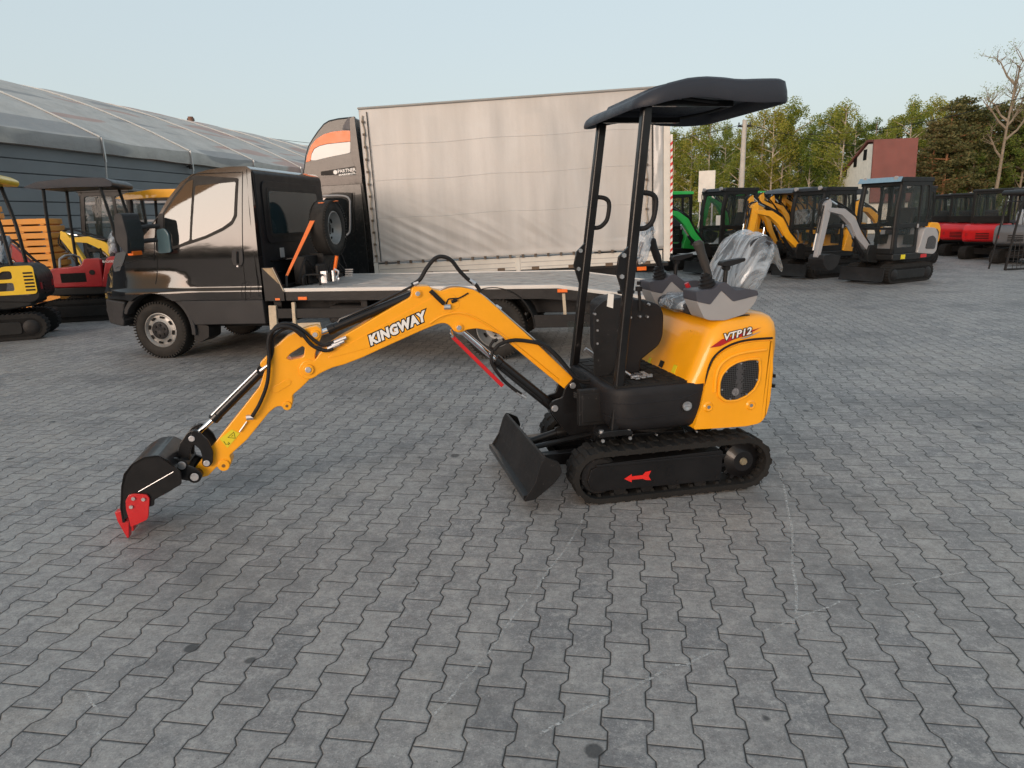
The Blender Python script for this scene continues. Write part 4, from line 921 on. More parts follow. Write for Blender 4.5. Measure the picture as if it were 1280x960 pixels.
hole2 = [(430, 660), (432, 580), (448, 530), (490, 480), (545, 448), (620, 430), (686, 428), (690, 500), (684, 560), (655, 620), (600, 665), (540, 692), (470, 694)]
hp_ = roundpoly(UP([z6(*p) for p in hole2], -.445), .015, 3); cen = Vector((sum(p[0] for p in hp_)/len(hp_), sum(p[1] for p in hp_)/len(hp_)))
big_ = [((p[0]-cen.x)*1.13+cen.x, (p[1]-cen.y)*1.13+cen.y) for p in hp_]
uplate('grille_rim', [big_, hp_], -.447, -.432, 'yellow', rd_, bev=.006)
def grillemat():
    g = NG('hexagon mesh'); p = g.co(); 
    mp = g.n('ShaderNodeMapping'); mp.inputs['Scale'].default_value = (90, 90, 90); g.lk(p, mp.inputs[0])
    v = g.n('ShaderNodeTexVoronoi', feature='DISTANCE_TO_EDGE'); v.inputs['Scale'].default_value = 1; v.inputs['Randomness'].default_value = .15; g.lk(mp.outputs[0], v.inputs['Vector'])
    g.lk(g.mix(g.ramp(v.outputs[0], .08, .14), (.075, .075, .08), (.003, .003, .003)), g.b.inputs['Base Color']); g.b.inputs['Roughness'].default_value = .5; g.b.inputs['Metallic'].default_value = .3; return g.m
M['grille'] = grillemat()
g = MB(); g.prism([((p[0]-cen.x)*1.02+cen.x, (p[1]-cen.y)*1.02+cen.y) for p in hp_], -.4395, -.436); gr_ = upart(g, 'grille', 'grille', rd_)
g = MB()
for px, py in ((568, 450), (676, 438), (672, 558), (604, 655), (495, 688), (440, 625), (470, 505)): a, z = U(*z6(px, py), -.445); g.cyl((a, -.440, z), (a, -.448, z), .005, 6)
upart(g, 'screw', 'zinc', gr_)
g = MB()
a, z = U(*z6(530, 640), -.44); g.cyl((a, -.4397, z), (a, -.4405, z), .022, 24); upart(g, 'fan_outlet', mat('lighter mesh patch', (.16, .16, .17), .5, var=.5, vscale=90), gr_)
for px, py in ((350, 740), (633, 728)):
    a, z = U(*z6(px, py), -.44); g = MB(); g.lathe([(-.004, .012), (-.007, .022), (.004, .034), (.004, .002), (-.001, .010)], (a, -.438, z), 'Y', 20); bo = upart(g, 'bolt_recess', 'yellow', rd_)
    g = MB(); g.cyl((a, -.438, z), (a, -.446, z), .010, 12); upart(g, 'bolt', 'steel', bo)
# rear vent slots and latch
g = MB()
for zz in (.56, .62): g.box(.628, .640, -.36, -.30, zz, zz+.02)
upart(g, 'vent_slot', 'ink', rd_)
# decals on the hood
def hoodtext(s, px0, px1, size, b_, m, off, sh=.25): return fitted('lettering' if m != 'ink' else 'lettering_outline', s, px0, px1, size, b_, m, off, sh, hd, space=1.05)
sw = [(362, 345), (440, 290), (540, 262), (700, 210), (600, 262), (520, 290), (430, 335)]
M['swoosh'] = mat('dark red swoosh sticker', (.42, .015, .02), .4)
uplate('swoosh', [UP([z6(*p) for p in sw], -.43)], -.4285, -.4262, 'swoosh', hd, bev=.0003)
uplate('swoosh', [UP([z6(*p) for p in ((560, 285), (630, 262), (700, 235), (650, 262), (600, 282))], -.43)], -.4285, -.4262, 'gl', hd, bev=.0003)
hoodtext('VTP12', z6(450, 298), z6(628, 252), .052, -.4290, 'ink', .0055); hoodtext('VTP12', z6(450, 298), z6(628, 252), .052, -.4302, 'white', .0014)
# front face things: round emblem, socket, yellow stickers
FN = Matrix.Rotation(R(-15), 4, 'Y')
def fronta(z): return .055+(z-.64)*.44
g = MB()
for px, py, w_, h_, m_ in ((587/4+680, 860/4+240, .055, .050, 0), (530/4+680, 845/4+240, .035, .055, 1), (655/4+680, 885/4+240, .045, .060, 1)):
    # intersect ray with the hood front (a = fronta(z)); solve b by stepping
    best = min(((abs(U(px, py, b_/100)[0]-fronta(U(px, py, b_/100)[1])), b_/100) for b_ in range(-42, 42)), key=lambda t: t[0]); b_ = best[1]; z = U(px, py, b_)[1]; a = fronta(z)
    m2 = MB(); m2.box(-.004, .0, -w_*.45, w_*.45, -h_*.4, h_*.4); m2.xf(Matrix.Translation((a-.0005, b_, z)) @ Matrix.Rotation(R(22), 4, 'Y')); upart(m2, 'socket' if m_ == 0 else 'sticker', 'ink' if m_ == 0 else 'ylabel', hd)
px, py = 740/4+680, 708/4+240; best = min(((abs(U(px, py, b_/100)[0]-(.175)), b_/100) for b_ in range(-42, 0)), key=lambda t: t[0]); b_ = best[1]; z = U(px, py, b_)[1]
m2 = MB(); m2.lathe([(-.003, .002), (-.003, .026), (.004, .027), (.004, .002)], (0, 0, 0), 'X', 24); m2.xf(Matrix.Translation((fronta(z)+.005, b_, z)) @ Matrix.Rotation(R(24), 4, 'Y')); em = upart(m2, 'emblem', 'yellow', hd)
m2 = MB(); 
for k in range(6): m2.tube([(0, .013*math.cos(k*1.047), .013*math.sin(k*1.047)), (0, .024*math.cos(k*1.047+.35), .024*math.sin(k*1.047+.35))], .0028, 5)
m2.xf(Matrix.Translation((fronta(z)+.0015, b_, z)) @ Matrix.Rotation(R(24), 4, 'Y')); upart(m2, 'emblem_print', 'ink', em)
# ---- seat with film
g = MB(); g.prism(roundpoly([(.20, .985), (.55, .995), (.55, 1.01), (.20, 1.0)], .005), -.18, .18); upart(g, 'seat_plinth', 'ink')
seat = sub('seat', ex)
def pad(prof, w_, puff=.03):
    g = MB(); g.prism(prof, -w_, w_); bmesh.ops.bevel(g.bm, geom=[e for e in g.bm.edges if abs(e.verts[0].co.y-e.verts[1].co.y) < 1e-5], offset=puff, segments=4, affect='EDGES'); return g
M['seatv'] = mat('charcoal seat vinyl', (.035, .035, .04), .5, bump=.2, bscale=300)
upart(pad(roundpoly([(.15, 1.0), (.50, 1.0), (.52, 1.06), (.18, 1.075), (.14, 1.05)], .02), .205, .02), 'cushion', 'seatv', seat)
bkp = roundpoly([(.44, 1.02), (.50, 1.02), (.66, 1.30), (.70, 1.40), (.64, 1.43), (.56, 1.40), (.50, 1.22)], .03)
upart(pad(bkp, .20, .03), 'backrest', 'seatv', seat)
# film: puffed wrinkled shell round back and cushion
def film(c, ax, rx, ry, rz, seed, tilt, amp=.12, seg=56):
    g = MB()
    def fn(u, v):
        th, ph = u*2*math.pi, (v-.5)*math.pi; cx, sx = math.cos(th), math.sin(th)
        sgn = lambda t, p: math.copysign(abs(t)**p, t)
        x = sgn(math.cos(ph), .7)*sgn(cx, .7); y = sgn(math.cos(ph), .7)*sgn(sx, .7); z = sgn(math.sin(ph), .7)
        n_ = noise.fractal(Vector((x*2.3+seed, y*2.3, z*2.3)), 1, 2, 3); q = 1-abs(noise.noise(Vector((x*4+seed, y*1.6+n_, z*1.6))))
        k = 1+amp*(n_*.8+.5*q-.35)
        return Matrix.Rotation(tilt, 3, 'Y') @ Vector((x*rx*k, y*ry*k, z*rz*k))+Vector(c)
    g.grid(fn, seg, seg//2); bmesh.ops.remove_doubles(g.bm, verts=g.bm.verts, dist=1e-5); return g
upart(film((.575, 0, 1.235), 0, .105, .232, .225, 3, R(27), .07), 'film_cover', 'film', seat, ang=180)
upart(film((.335, 0, 1.035), 0, .215, .225, .062, 8, R(2), .16), 'film_cover', 'film', seat, ang=180)
g = MB()
def flap(u, v):
    y = (u-.5)*.40*(1-.35*v); rr_ = .17*v; x = .62+rr_*1.0-.02*math.cos(u*9+2)*v; z = 1.43-.17*v*v-.03*v+.016*math.sin(u*13+v*3)*v+.02*noise.noise((u*5, v*4, 1)); return (x, y, z)
g.grid(flap, 40, 16)
upart(g, 'film_flap', 'film', seat, ang=180)
# ---- side consoles with joysticks and armrests
def console(b0, b1):
    lo = UP([(680+x/4, 240+y/4) for x, y in ((762, 545), (800, 632), (830, 642), (905, 642), (1005, 610), (1055, 555), (1070, 515), (945, 545), (885, 490), (830, 560))], -.38)
    hi = UP([(680+x/4, 240+y/4) for x, y in ((760, 495), (762, 548), (830, 563), (885, 492), (945, 548), (1072, 515), (1065, 492), (1020, 484), (960, 492), (905, 450), (880, 455), (850, 485), (800, 490))], -.38)
    g = MB(); g.prism(roundpoly(lo, .012, 3), b0+.004, b1-.004); cs = upart(g, 'console', 'gl', bevel=.012, seg=3)
    g = MB(); g.prism(roundpoly(hi, .010, 3), b0, b1); upart(g, 'console_top', 'gd', cs, bevel=.010, seg=3)
    return cs
BN, BF = (-.385, -.225), (.225, .385)
for (b0, b1), nm in ((BN, 0), (BF, 1)):
    cs = console(b0, b1); bc = (b0+b1)/2
    A, Z0 = U(680+822/4, 240+480/4, -.30); 
    g = MB(); pr = []; z = 0; 
    for k in range(5): pr += [(z, .058-.008*k), (z+.008, .061-.008*k), (z+.014, .050-.008*k)]; z += .020
    pr += [(z, .018)]; g.lathe([(0, .002)]+pr+[(z+.002, .002)], (0, 0, 0), 'Z', 24); g.xf(Matrix.Translation((A, bc, Z0-.01)) @ Matrix.Rotation(R(-18), 4, 'Y')); js = upart(g, 'joystick_boot', 'hose', cs)
    g = MB(); d = Vector((math.sin(R(-22)), 0, math.cos(R(-22)))); p = Vector((A, bc, Z0+.06)); g.tube([p, p+d*.05, p+d*.09, p+d*.15, p+d*.20, p+d*.215], [.018, .020, .026, .024, .030, .020], 14); g.cyl(p+d*.19+Vector((-.02, 0, 0)), p+d*.19+Vector((-.036, 0, .006)), .007, 8); upart(g, 'joystick', mat('warm grey grip', (.045, .042, .04), .5) if nm == 0 else 'plastic', js)
    A2, Z2 = U(680+900/4, 240+450/4, -.30); A3, Z3 = U(680+935/4, 240+350/4, -.30)
    g = MB(); g.tube([(A2, bc, Z2-.01), (A2+.004, bc, Z2+.05), (A2+.01, bc, Z3-.01)], .012, 10); g.cyl((A2+.006, bc-.02, Z3-.03), (A2+.006, bc+.02, Z3-.03), .016, 12); ar_ = upart(g, 'armrest_stem', 'blackm', cs)
    g = MB(); g.prism(roundpoly([(A3-.07, Z3-.018), (A3-.02, Z3-.022), (A3+.07, Z3+.004), (A3+.07, Z3+.022), (A3-.02, Z3+.012), (A3-.065, Z3+.006)], .008, 3), bc-.028, bc+.028); upart(g, 'armrest', 'plastic', cs, bevel=.008)
g = MB(); g.box(.30, .45, -.36, -.24, .965, 1.0); upart(g, 'console_bracket', 'ink'); g = MB(); g.box(.30, .45, .24, .36, .965, 1.0); upart(g, 'console_bracket', 'ink')
# red lever
P = U3([(680+x/4, 240+y/4) for x, y in ((790, 632), (765, 580), (742, 525))], -.20); g = MB(); g.tube(P, .008, 10); lv = upart(g, 'lever', 'blackm')
P = U3([(680+x/4, 240+y/4) for x, y in ((745, 530), (728, 490), (712, 455))], -.20); g = MB(); g.tube(P, [.013, .015, .013], 12); upart(g, 'grip', 'darkred', lv)
# ---- control pedestal
pd = [(-.335, 1.07), (-.29, 1.10), (-.19, 1.11), (-.13, 1.09), (-.04, 1.075), (.02, 1.05), (.045, 1.0), (.045, .87), (.02, .81), (-.06, .755), (-.095, .73), (-.095, .65), (-.31, .65), (-.31, .75), (-.335, .80)]
g = MB(); g.prism(roundpoly(pd, .03, 4), -.115, .115); ped = upart(g, 'pedestal', 'plastic', bevel=.014, seg=3)
uplate('mounting_plate', [roundpoly([(-.395, .66), (-.30, .66), (-.27, .70), (-.20, .92), (-.20, 1.04), (-.24, 1.10), (-.33, 1.10), (-.395, 1.05)], .02, 3)], -.135, -.125, 'blackm', ped)
g = MB()
for x, y in ((425, 580), (428, 625), (475, 620), (512, 622), (400, 580), (262, 640), (262, 690), (375, 715), (262, 755), (250, 608), (520, 560)): a, z = U(680+x/4, 240+y/4, -.12); g.cyl((a, -.116, z), (a, -.142, z), .007, 6)
upart(g, 'bolt', 'zinc', ped)
g = MB(); a0, z0 = U(680+480/4, 240+540/4, -.12); g.tube([(a0, -.12, z0-.06), (a0, -.12, z0-.01), (a0, -.10, z0+.06)], .010, 8); g.cyl((a0, -.10, z0+.05), (a0, -.10, z0+.075), .020, 12); g.cyl((a0, -.10, z0+.085), (a0, -.10, z0+.105), .012, 12); upart(g, 'ignition_switch', 'hose', ped)
g = MB(); a0, z0 = U(680+330/4, 240+540/4, -.14); g.prism(UP([(680+x/4, 240+y/4) for x, y in ((322, 508), (350, 512), (345, 582), (315, 572))], -.14), -.1395, -.136); upart(g, 'paper_tag', 'paper', ped)
# travel lever with plastic bag, and boot
P = U3([(680+x/4, 240+y/4) for x, y in ((410, 485), (412, 440), (430, 400), (458, 365), (470, 320), (490, 250))], .06); g = MB(); g.tube(P, .013, 10, smooth=3); tl = upart(g, 'travel_lever', mat('brown bronze lever', (.10, .07, .06), .3, metal=.5))
g = MB(); a0, z0 = U(680+410/4, 240+490/4, .06); g.lathe([(0, .05), (.015, .052), (.02, .035), (.035, .038), (.04, .02)], (a0, .06, z0-.02), 'Z', 20); upart(g, 'lever_boot', 'hose', tl)
a0, z0 = U(680+490/4, 240+250/4, .06); g = film((a0, .06, z0-.01), 0, .045, .055, .105, 21, R(14), .45, 36); upart(g, 'film_bag', 'film', tl, ang=180)
a0, z0 = U(680+515/4, 240+190/4, .06); g = MB(); g.tube([(a0-.03, .06, z0-.03), (a0, .06, z0), (a0+.04, .06, z0+.01)], [.014, .018, .012], 8); upart(g, 'grip', mat('slate blue grip', (.10, .13, .17), .5), tl)
# foot pedal
g = MB(); P = U3([(680+x/4, 240+y/4) for x, y in ((373, 868), (400, 895), (430, 915))], -.22); g.tube(P, .008, 8)
for i in range(3): g.box(-.21+i*.035, -.185+i*.035, -.31, -.20, .668+.004*i, .676+.004*i)
g.box(-.22, -.09, -.27, -.255, .664, .680); upart(g, 'foot_pedal', 'zinc')
g = MB(); P = U3([(680+205/4, 240+785/4), (680+235/4, 240+805/4), (680+262/4, 240+835/4)], .2); g.tube(P, .012, 8); upart(g, 'foot_pedal', 'zinc')
# smoked windscreen strip between post and pedestal
g = MB(); g.prism([(-.42, .86), (-.28, .83), (-.28, .91), (-.42, .93)], .28, .286); upart(g, 'clear_panel', 'cabglass')
# ---- canopy posts, handles, brackets
def post(b_):
    base = (-.355, b_, .395) if b_ < 0 else (-.375, b_, .62); topp = (-.19, b_, 2.10)
    g = MB(); pl = Vector(base); d = (Vector(topp)-pl)
    for i in range(1):
        w2, t2 = .026, .026
        n_ = Vector((d.z, 0, -d.x)).normalized()*w2
        g.prism([((pl-n_).x, (pl-n_).z), ((pl+n_).x, (pl+n_).z), ((pl+d+n_).x, (pl+d+n_).z), ((pl+d-n_).x, (pl+d-n_).z)], b_-t2, b_+t2)
    p_ = upart(g, 'canopy_post', 'black', bevel=.012, seg=4)
    def on(z): t = (z-pl.z)/d.z; return pl.x+d.x*t
    g = MB(); h0, h1 = 1.675, 1.495
    g.tube([(on(h0), b_, h0), (on(h0)+.045, b_, h0), (on(h0)+.085, b_, h0-.012), (on(h0)+.103, b_, h0-.045), (on(h0)+.092, b_, h1+.055), (on(h1)+.088, b_, h1+.018), (on(h1)+.055, b_, h1), (on(h1), b_, h1)], .0135, 12, smooth=4); hn = upart(g, 'handle', 'hose', p_)
    z0_, z1_ = 1.40, 1.15
    g = MB(); g.prism([(on(z0_)-.02, z0_+.01), (on(z0_)-.078, z0_-.045), (on(z0_-.15)-.078, z0_-.13), (on(z1_)-.02, z1_-.02), (on(z1_)+.01, z1_), (on(z0_)+.01, z0_)], b_-.012, b_+.006); br = upart(g, 'bracket', 'black', p_, bevel=.002)
    g = MB()
    for zz in (1.36, 1.25): a = on(zz)-.05; g.cyl((a, b_-.012, zz), (a, b_-.024, zz), .013, 6)
    upart(g, 'bolt', 'steel', br)
    return p_
post(-.35); post(.30)
g = MB(); g.prism(roundpoly([(-.46, .375), (-.26, .375), (-.26, .395), (-.30, .41), (-.42, .41), (-.46, .395)], .006), -.40, -.29); bp_ = upart(g, 'post_foot', 'black', bevel=.005)
g = MB()
for a in (-.44, -.28): g.cyl((a, -.38, .395), (a, -.38, .415), .014, 8); g.cyl((a, -.40, .36), (a, -.41, .36), .010, 8)
upart(g, 'bolt', 'steel', bp_)
g = MB(); g.box(-.22, .30, -.34, -.31, 2.10, 2.13); g.box(-.22, .30, .27, .30, 2.10, 2.13); upart(g, 'roof_rail', 'black')
# ---- canopy roof
def canopy():
    g = MB(); bm = g.bm
    A0, A1, HB = -.275, .575, .455
    def zl(a): 
        k = [(-.28, 2.078), (-.20, 2.086), (-.10, 2.110), (.02, 2.126), (.12, 2.124), (.25, 2.106), (.40, 2.100), (.58, 2.108)]
        for i in range(len(k)-1):
            if a <= k[i+1][0]: t = max(0, (a-k[i][0])/(k[i+1][0]-k[i][0])); return k[i][1]+(k[i+1][1]-k[i][1])*t
        return k[-1][1]
    def zu(a):
        k = [(-.28, 2.132), (-.22, 2.160), (-.12, 2.194), (.0, 2.219), (.10, 2.225), (.20, 2.221), (.28, 2.213), (.40, 2.218), (.58, 2.222)]
        for i in range(len(k)-1):
            if a <= k[i+1][0]: t = max(0, (a-k[i][0])/(k[i+1][0]-k[i][0])); return k[i][1]+(k[i+1][1]-k[i][1])*t
        return k[-1][1]
    def outline(s_):
        pts = roundpoly([(A0, -HB+.05), (A0+.10, -HB), (A1, -HB), (A1, HB), (A0+.10, HB), (A0, HB-.05)], [.07, .09, .10, .10, .09, .07], 6)
        out = []
        n = len(pts)
        for i in range(n):
            p, q = Vector(pts[i]), Vector(pts[(i+1) % n]); m = max(1, int((q-p).length/.05))
            for k in range(m): out.append(tuple(p.lerp(q, k/m)))
        return out
    N = len(outline(0))
    def ring(s_, zf):
        o = outline(0); c = Vector(((A0+A1)/2, 0)); out = []
        for p in o:
            f = 1-s_/HB; q = Vector(p); x = c.x+(q.x-c.x)*(1-s_/.55); y = q.y*f
            out.append(bm.verts.new((x, y, zf(x, p[0]))))
        return out
    rs = [ring(.035, lambda x, a: zl(a)+.035), ring(.012, lambda x, a: zl(a)+.004), ring(0, lambda x, a: zl(a)), ring(-.004, lambda x, a: zl(a)+.012), ring(.0, lambda x, a: zl(a)*.5+zu(a)*.5), ring(.010, lambda x, a: zu(a)-.012), ring(.03, lambda x, a: zu(a)+.002), ring(.07, lambda x, a: zu(a)+.006), ring(.11, lambda x, a: zu(a)-.004), ring(.14, lambda x, a: zu(x)+.006), ring(.25, lambda x, a: zu(x)+.013), ring(.38, lambda x, a: zu(x)+.016)]
    for i in range(len(rs)-1):
        for k in range(N): bm.faces.new((rs[i][k], rs[i][(k+1) % N], rs[i+1][(k+1) % N], rs[i+1][k]))
    bm.faces.new(rs[-1])
    # underside
    un = [ring(.04, lambda x, a: zl(a)+.06), ring(.2, lambda x, a: zl(x)+.075), ring(.38, lambda x, a: zl(x)+.08)]
    un = [rs[0]]+un
    for i in range(len(un)-1):
        for k in range(N): bm.faces.new((un[i][(k+1) % N], un[i][k], un[i+1][k], un[i+1][(k+1) % N]))
    bm.faces.new(un[-1][::-1])
    bmesh.ops.recalc_face_normals(bm, faces=bm.faces); return g
upart(canopy(), 'canopy_roof', 'roofp', ang=50)
g = MB(); g.tube([(.0, -.36, 2.135), (.2, -.34, 2.12), (.38, -.2, 2.135), (.42, 0, 2.14), (.38, .2, 2.135), (.2, .34, 2.12), (0, .36, 2.135)], .009, 8, smooth=4); upart(g, 'roof_hoop', 'blackm')
# ================================================================== RECOVERY VAN (flatbed)
VO, VA = (-4.322, 8.269), R(-9.85); V = frame(VO, VA)
van = empty('recovery_van', (VO[0], VO[1], 0), (0, 0, VA), 'black cab recovery van with a pale aluminium flatbed parked behind the excavator boom', 'van')
def VP(pts, b=0.): return [V(x, y, b) for x, y in pts]
zc = lambda x, y: (100+x/3.4286, 180+y/3.4286)
WB = 4.20
def vbulge(a, z, side):
    """outward shift of a body side point"""
    d = 0.
    if z > 1.18: d -= .085*(z-1.18)**1.8
    d -= .05*max(0, (.75-z))**1.5
    sm = lambda t: (lambda q: q*q*(3-2*q))(min(1, max(0, t)))
    d += .018*sm((.872-z)/.05)+.055*sm((1.08-z)/.28)*sm((.55-a)/.35)
    if a < -.15: d -= .22*((-.15-a)/.65)**2
    return d
def bodyshape(poly, b0, b1, zs, as_, name, m, bevel, parent, fn=vbulge):
    g = MB(); g.prism(poly, b0, b1)
    for z in zs:
        bmesh.ops.bisect_plane(g.bm, geom=g.bm.verts[:]+g.bm.edges[:]+g.bm.faces[:], plane_co=(0, 0, z), plane_no=(0, 0, 1))
    for a in as_:
        bmesh.ops.bisect_plane(g.bm, geom=g.bm.verts[:]+g.bm.edges[:]+g.bm.faces[:], plane_co=(a, 0, 0), plane_no=(1, 0, 0))
    bm_ = (b0+b1)/2
    for v in g.bm.verts: v.co.y += (-1 if v.co.y < bm_ else 1)*fn(v.co.x, v.co.z, 0)
    return g.build(name, m, parent, bevel=bevel, seg=4, ang=40)
BB0, BB1 = .0, 1.98
arch = arc(.0, .36, .455, 0, 180, 14)
arch = [(a, z) for a, z in arch]
up = VP([zc(*p) for p in ((112, 520), (120, 500), (135, 480), (160, 458), (200, 435), (255, 400), (300, 358), (350, 270), (400, 190), (440, 132), (462, 112), (500, 101), (600, 94), (700, 91))])
print('van top', [(round(a, 2), round(z, 2)) for a, z in up])
topl = [(-.80, .74), (-.78, .86), (-.74, 1.02), (-.66, 1.10), (-.50, 1.22), (-.30, 1.34), (-.06, 1.46), (.10, 1.60), (.33, 1.90), (.52, 2.09), (.66, 2.17), (.86, 2.215), (1.12, 2.24), (1.36, 2.235), (1.41, 2.20), (1.425, 1.6), (1.43, .72)]
body = [(-.80, .74)]+topl[1:]+[(.455, .72)] + [p for p in arch if p[1] > .72] + [(-.455, .72)]
# keep arch order from rear to front
body = topl+[(.40, .72)]+[p for p in arc(.0, .36, .455, 52, 128, 12)]+[(-.40, .74)]
cabz = [.76, .80, .82, .835, .85, .865, .88, .92, .96, 1.0, 1.04, 1.08, 1.14, 1.2, 1.25, 1.27, 1.30, 1.35, 1.5, 1.65, 1.8, 1.95, 2.08]
bodyshape(body, BB0, BB1, cabz, [-.75, -.7, -.65, -.6, -.5, -.4, -.3, -.2, -.1, 0, .1, .2, .3, .4, .5, .6, .7, .9, 1.1], 'cab', 'vanblack', .035, van)
# lower plastic: bumper, wheel arch trim, sill
bodyshape([(-.82, .42), (-.47, .40), (-.455, .50), (-.43, .60), (-.38, .715), (-.80, .735), (-.825, .60)], BB0-.01, BB1+.01, [.5, .6], [-.7, -.6], 'bumper', 'vangrey', .03, van)
bodyshape([(.50, .42), (1.43, .43), (1.43, .715), (.37, .715), (.43, .62), (.46, .52)], BB0-.006, BB1+.006, [.5, .6], [.8, 1.1], 'sill_panel', 'vangrey', .012, van)
for b0, b1 in ((-.022, .12), (BB1-.12, BB1+.022)):
    g = MB(); o_ = arc(0, .36, .50, -8, 155, 20); i_ = arc(0, .36, .445, -8, 155, 20); g.prism(o_+i_[::-1], b0, b1); g.build('wheel_arch', 'vangrey', van, bevel=.012, seg=3)
g = MB(); g.box(-.44, .44, .25, 1.75, .42, .80); g.box(-.70, 1.4, .35, 1.6, .35, .45); g.build('wheel_well', 'dark', van, smooth=False)
for b0 in (.02, 1.70):
    g = MB(); g.prism(roundpoly([(.46, .50), (.50, .44), (.66, .40), (.64, .26), (.52, .20), (.44, .22)], .02), b0, b0+.26); g.build('mudflap', 'blackm', van, bevel=.008)
def sidepanel(pxs, off, th, name, m, parent, fixed=None, bevel=0., rnd=.02):
    P = fixed or VP([zc(*p) for p in pxs]); P = roundpoly(P, rnd, 4)
    g = MB(); g.prism(P, 0, th)
    for i in range(1, 20): bmesh.ops.bisect_plane(g.bm, geom=g.bm.verts[:]+g.bm.edges[:]+g.bm.faces[:], plane_co=(0, 0, .6+i*.085), plane_no=(0, 0, 1))
    for v in g.bm.verts: v.co.y += -vbulge(v.co.x, v.co.z, 0)-off
    return g.build(name, m, parent, bevel=bevel, ang=50)
door = sub('door', van)
def seamline(pts, r=.005, par=door, m='ink'):
    g = MB(); g.tube([(a, -vbulge(a, z, 0)-.0, z) for a, z in pts], r, 6); return g.build('shut_line', m, par)
def dense(pts, n=8): 
    o = []; 
    for i in range(len(pts)-1):
        for k in range(n): t = k/n; o.append((pts[i][0]*(1-t)+pts[i+1][0]*t, pts[i][1]*(1-t)+pts[i+1][1]*t))
    return o+[pts[-1]]
D0 = VP([zc(*p) for p in ((318, 500), (318, 400), (352, 300), (400, 215), (455, 140), (475, 126), (680, 119), (690, 300), (700, 520), (712, 640), (716, 770))])
seamline(dense(D0)); seamline(dense(VP([zc(*p) for p in ((330, 470), (332, 600))]))); 
win1 = [(358, 300), (400, 228), (445, 162), (470, 150), (470, 412), (430, 430), (366, 446)]
win2 = [(482, 178), (655, 161), (656, 305), (645, 330), (612, 356), (540, 392), (480, 412)]
fr1 = [(345, 300), (395, 215), (445, 150), (470, 132), (664, 145), (667, 310), (650, 345), (610, 372), (540, 405), (430, 442), (352, 462)]
sidepanel(fr1, .006, .006, 'window_trim', 'ink', door)
sidepanel(win1, .010, .006, 'quarter_window', 'vanglass', door)
sidepanel(win2, .010, .006, 'window', 'vanglass', door)
hdl = sidepanel([(655, 452), (698, 450), (702, 500), (696, 522), (660, 520), (652, 490)], .016, .02, 'handle', 'vangrey', door, bevel=.005)
g = MB(); hp2 = VP([zc(*p) for p in ((678, 460), (680, 512))]); g.tube([(a, -vbulge(a, z, 0)-.022, z) for a, z in hp2], .013, 8); g.build('handle_grip', 'vanblack', hdl)
lk = V(*zc(683, 523)); g = MB(); g.cyl((lk[0], -.03, lk[1]), (lk[0], -.045, lk[1]), .010, 12); g.build('lock', 'steel', door)
ff = [(694, 598), (722, 590), (732, 600), (734, 640), (730, 662), (698, 660)]
seamline(dense(VP([zc(*p) for p in ff+[ff[0]]])), .003, van)
seamline(dense([(-.74, 1.03), (-.5, 1.12), (-.2, 1.2), (.05, 1.24)]), .004, van); seamline([(1.36, 2.2), (1.37, 1.7), (1.38, 1.2), (1.39, .75)], .004, van)
# headlight and windscreen
sidepanel([(118, 520), (140, 470), (200, 455), (185, 500), (160, 545), (125, 550)], .006, .006, 'headlight', glassmat('headlight lens', (.10, .105, .11), .95, 1.7), van, rnd=.015)
g = MB(); 
def wsp(u, v): 
    t = v; a = .02+(.53-.02)*t-.03; z = 1.54+(2.10-1.54)*t; hw = .93-.16*t; y = .99+(u-.5)*2*hw
    return (a-.10*(1-(2*(u-.5))**2), y, z+.012)
g.grid(wsp, 12, 6); g.build('windscreen', 'vanglass', van, thick=.006)
# mirror
mc = V(*zc(400, 395), -.02); 
g = MB(); 
g.prism(roundpoly([(.06, 1.32), (.10, 1.30), (.13, 1.50), (.10, 1.76), (-.0, 1.74), (-.03, 1.45)], .05, 5), -.46, -.18); mi = g.build('mirror', 'vangrey', van, bevel=.03, seg=4)
g = MB(); g.prism(roundpoly([(-.5, 0)]*0 or [(.125, 1.36), (.137, 1.36), (.132, 1.68), (.12, 1.68)], .002), -.43, -.21); g.build('mirror_glass', 'cabglass', mi)
g = MB(); g.tube([(.06, -.22, 1.58), (.12, -.08, 1.60), (.20, .03, 1.60)], .026, 8); g.tube([(.06, -.22, 1.43), (.12, -.08, 1.44), (.20, .03, 1.44)], .026, 8); g.build('mirror_arm', 'vangrey', mi)
g = MB(); g.box(.05, .12, -.40, -.24, 1.28, 1.33); g.build('indicator', 'orange', mi, bevel=.01)
qm = [(330, 300), (352, 296), (358, 440), (366, 450), (345, 465), (325, 455)]
sidepanel(qm, .012, .012, 'mirror_base', 'vangrey', door)
qm = [(362, 345), (385, 335), (410, 340), (422, 360), (425, 435), (370, 447)]
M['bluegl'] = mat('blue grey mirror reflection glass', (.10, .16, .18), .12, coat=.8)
g = MB(); g.prism(roundpoly([(.16, 1.28), (.33, 1.29), (.335, 1.50), (.29, 1.575), (.18, 1.56)], .03, 4), -.03, .0); inn_ = g.build('inner_mirror', 'bluegl', door, bevel=.01)
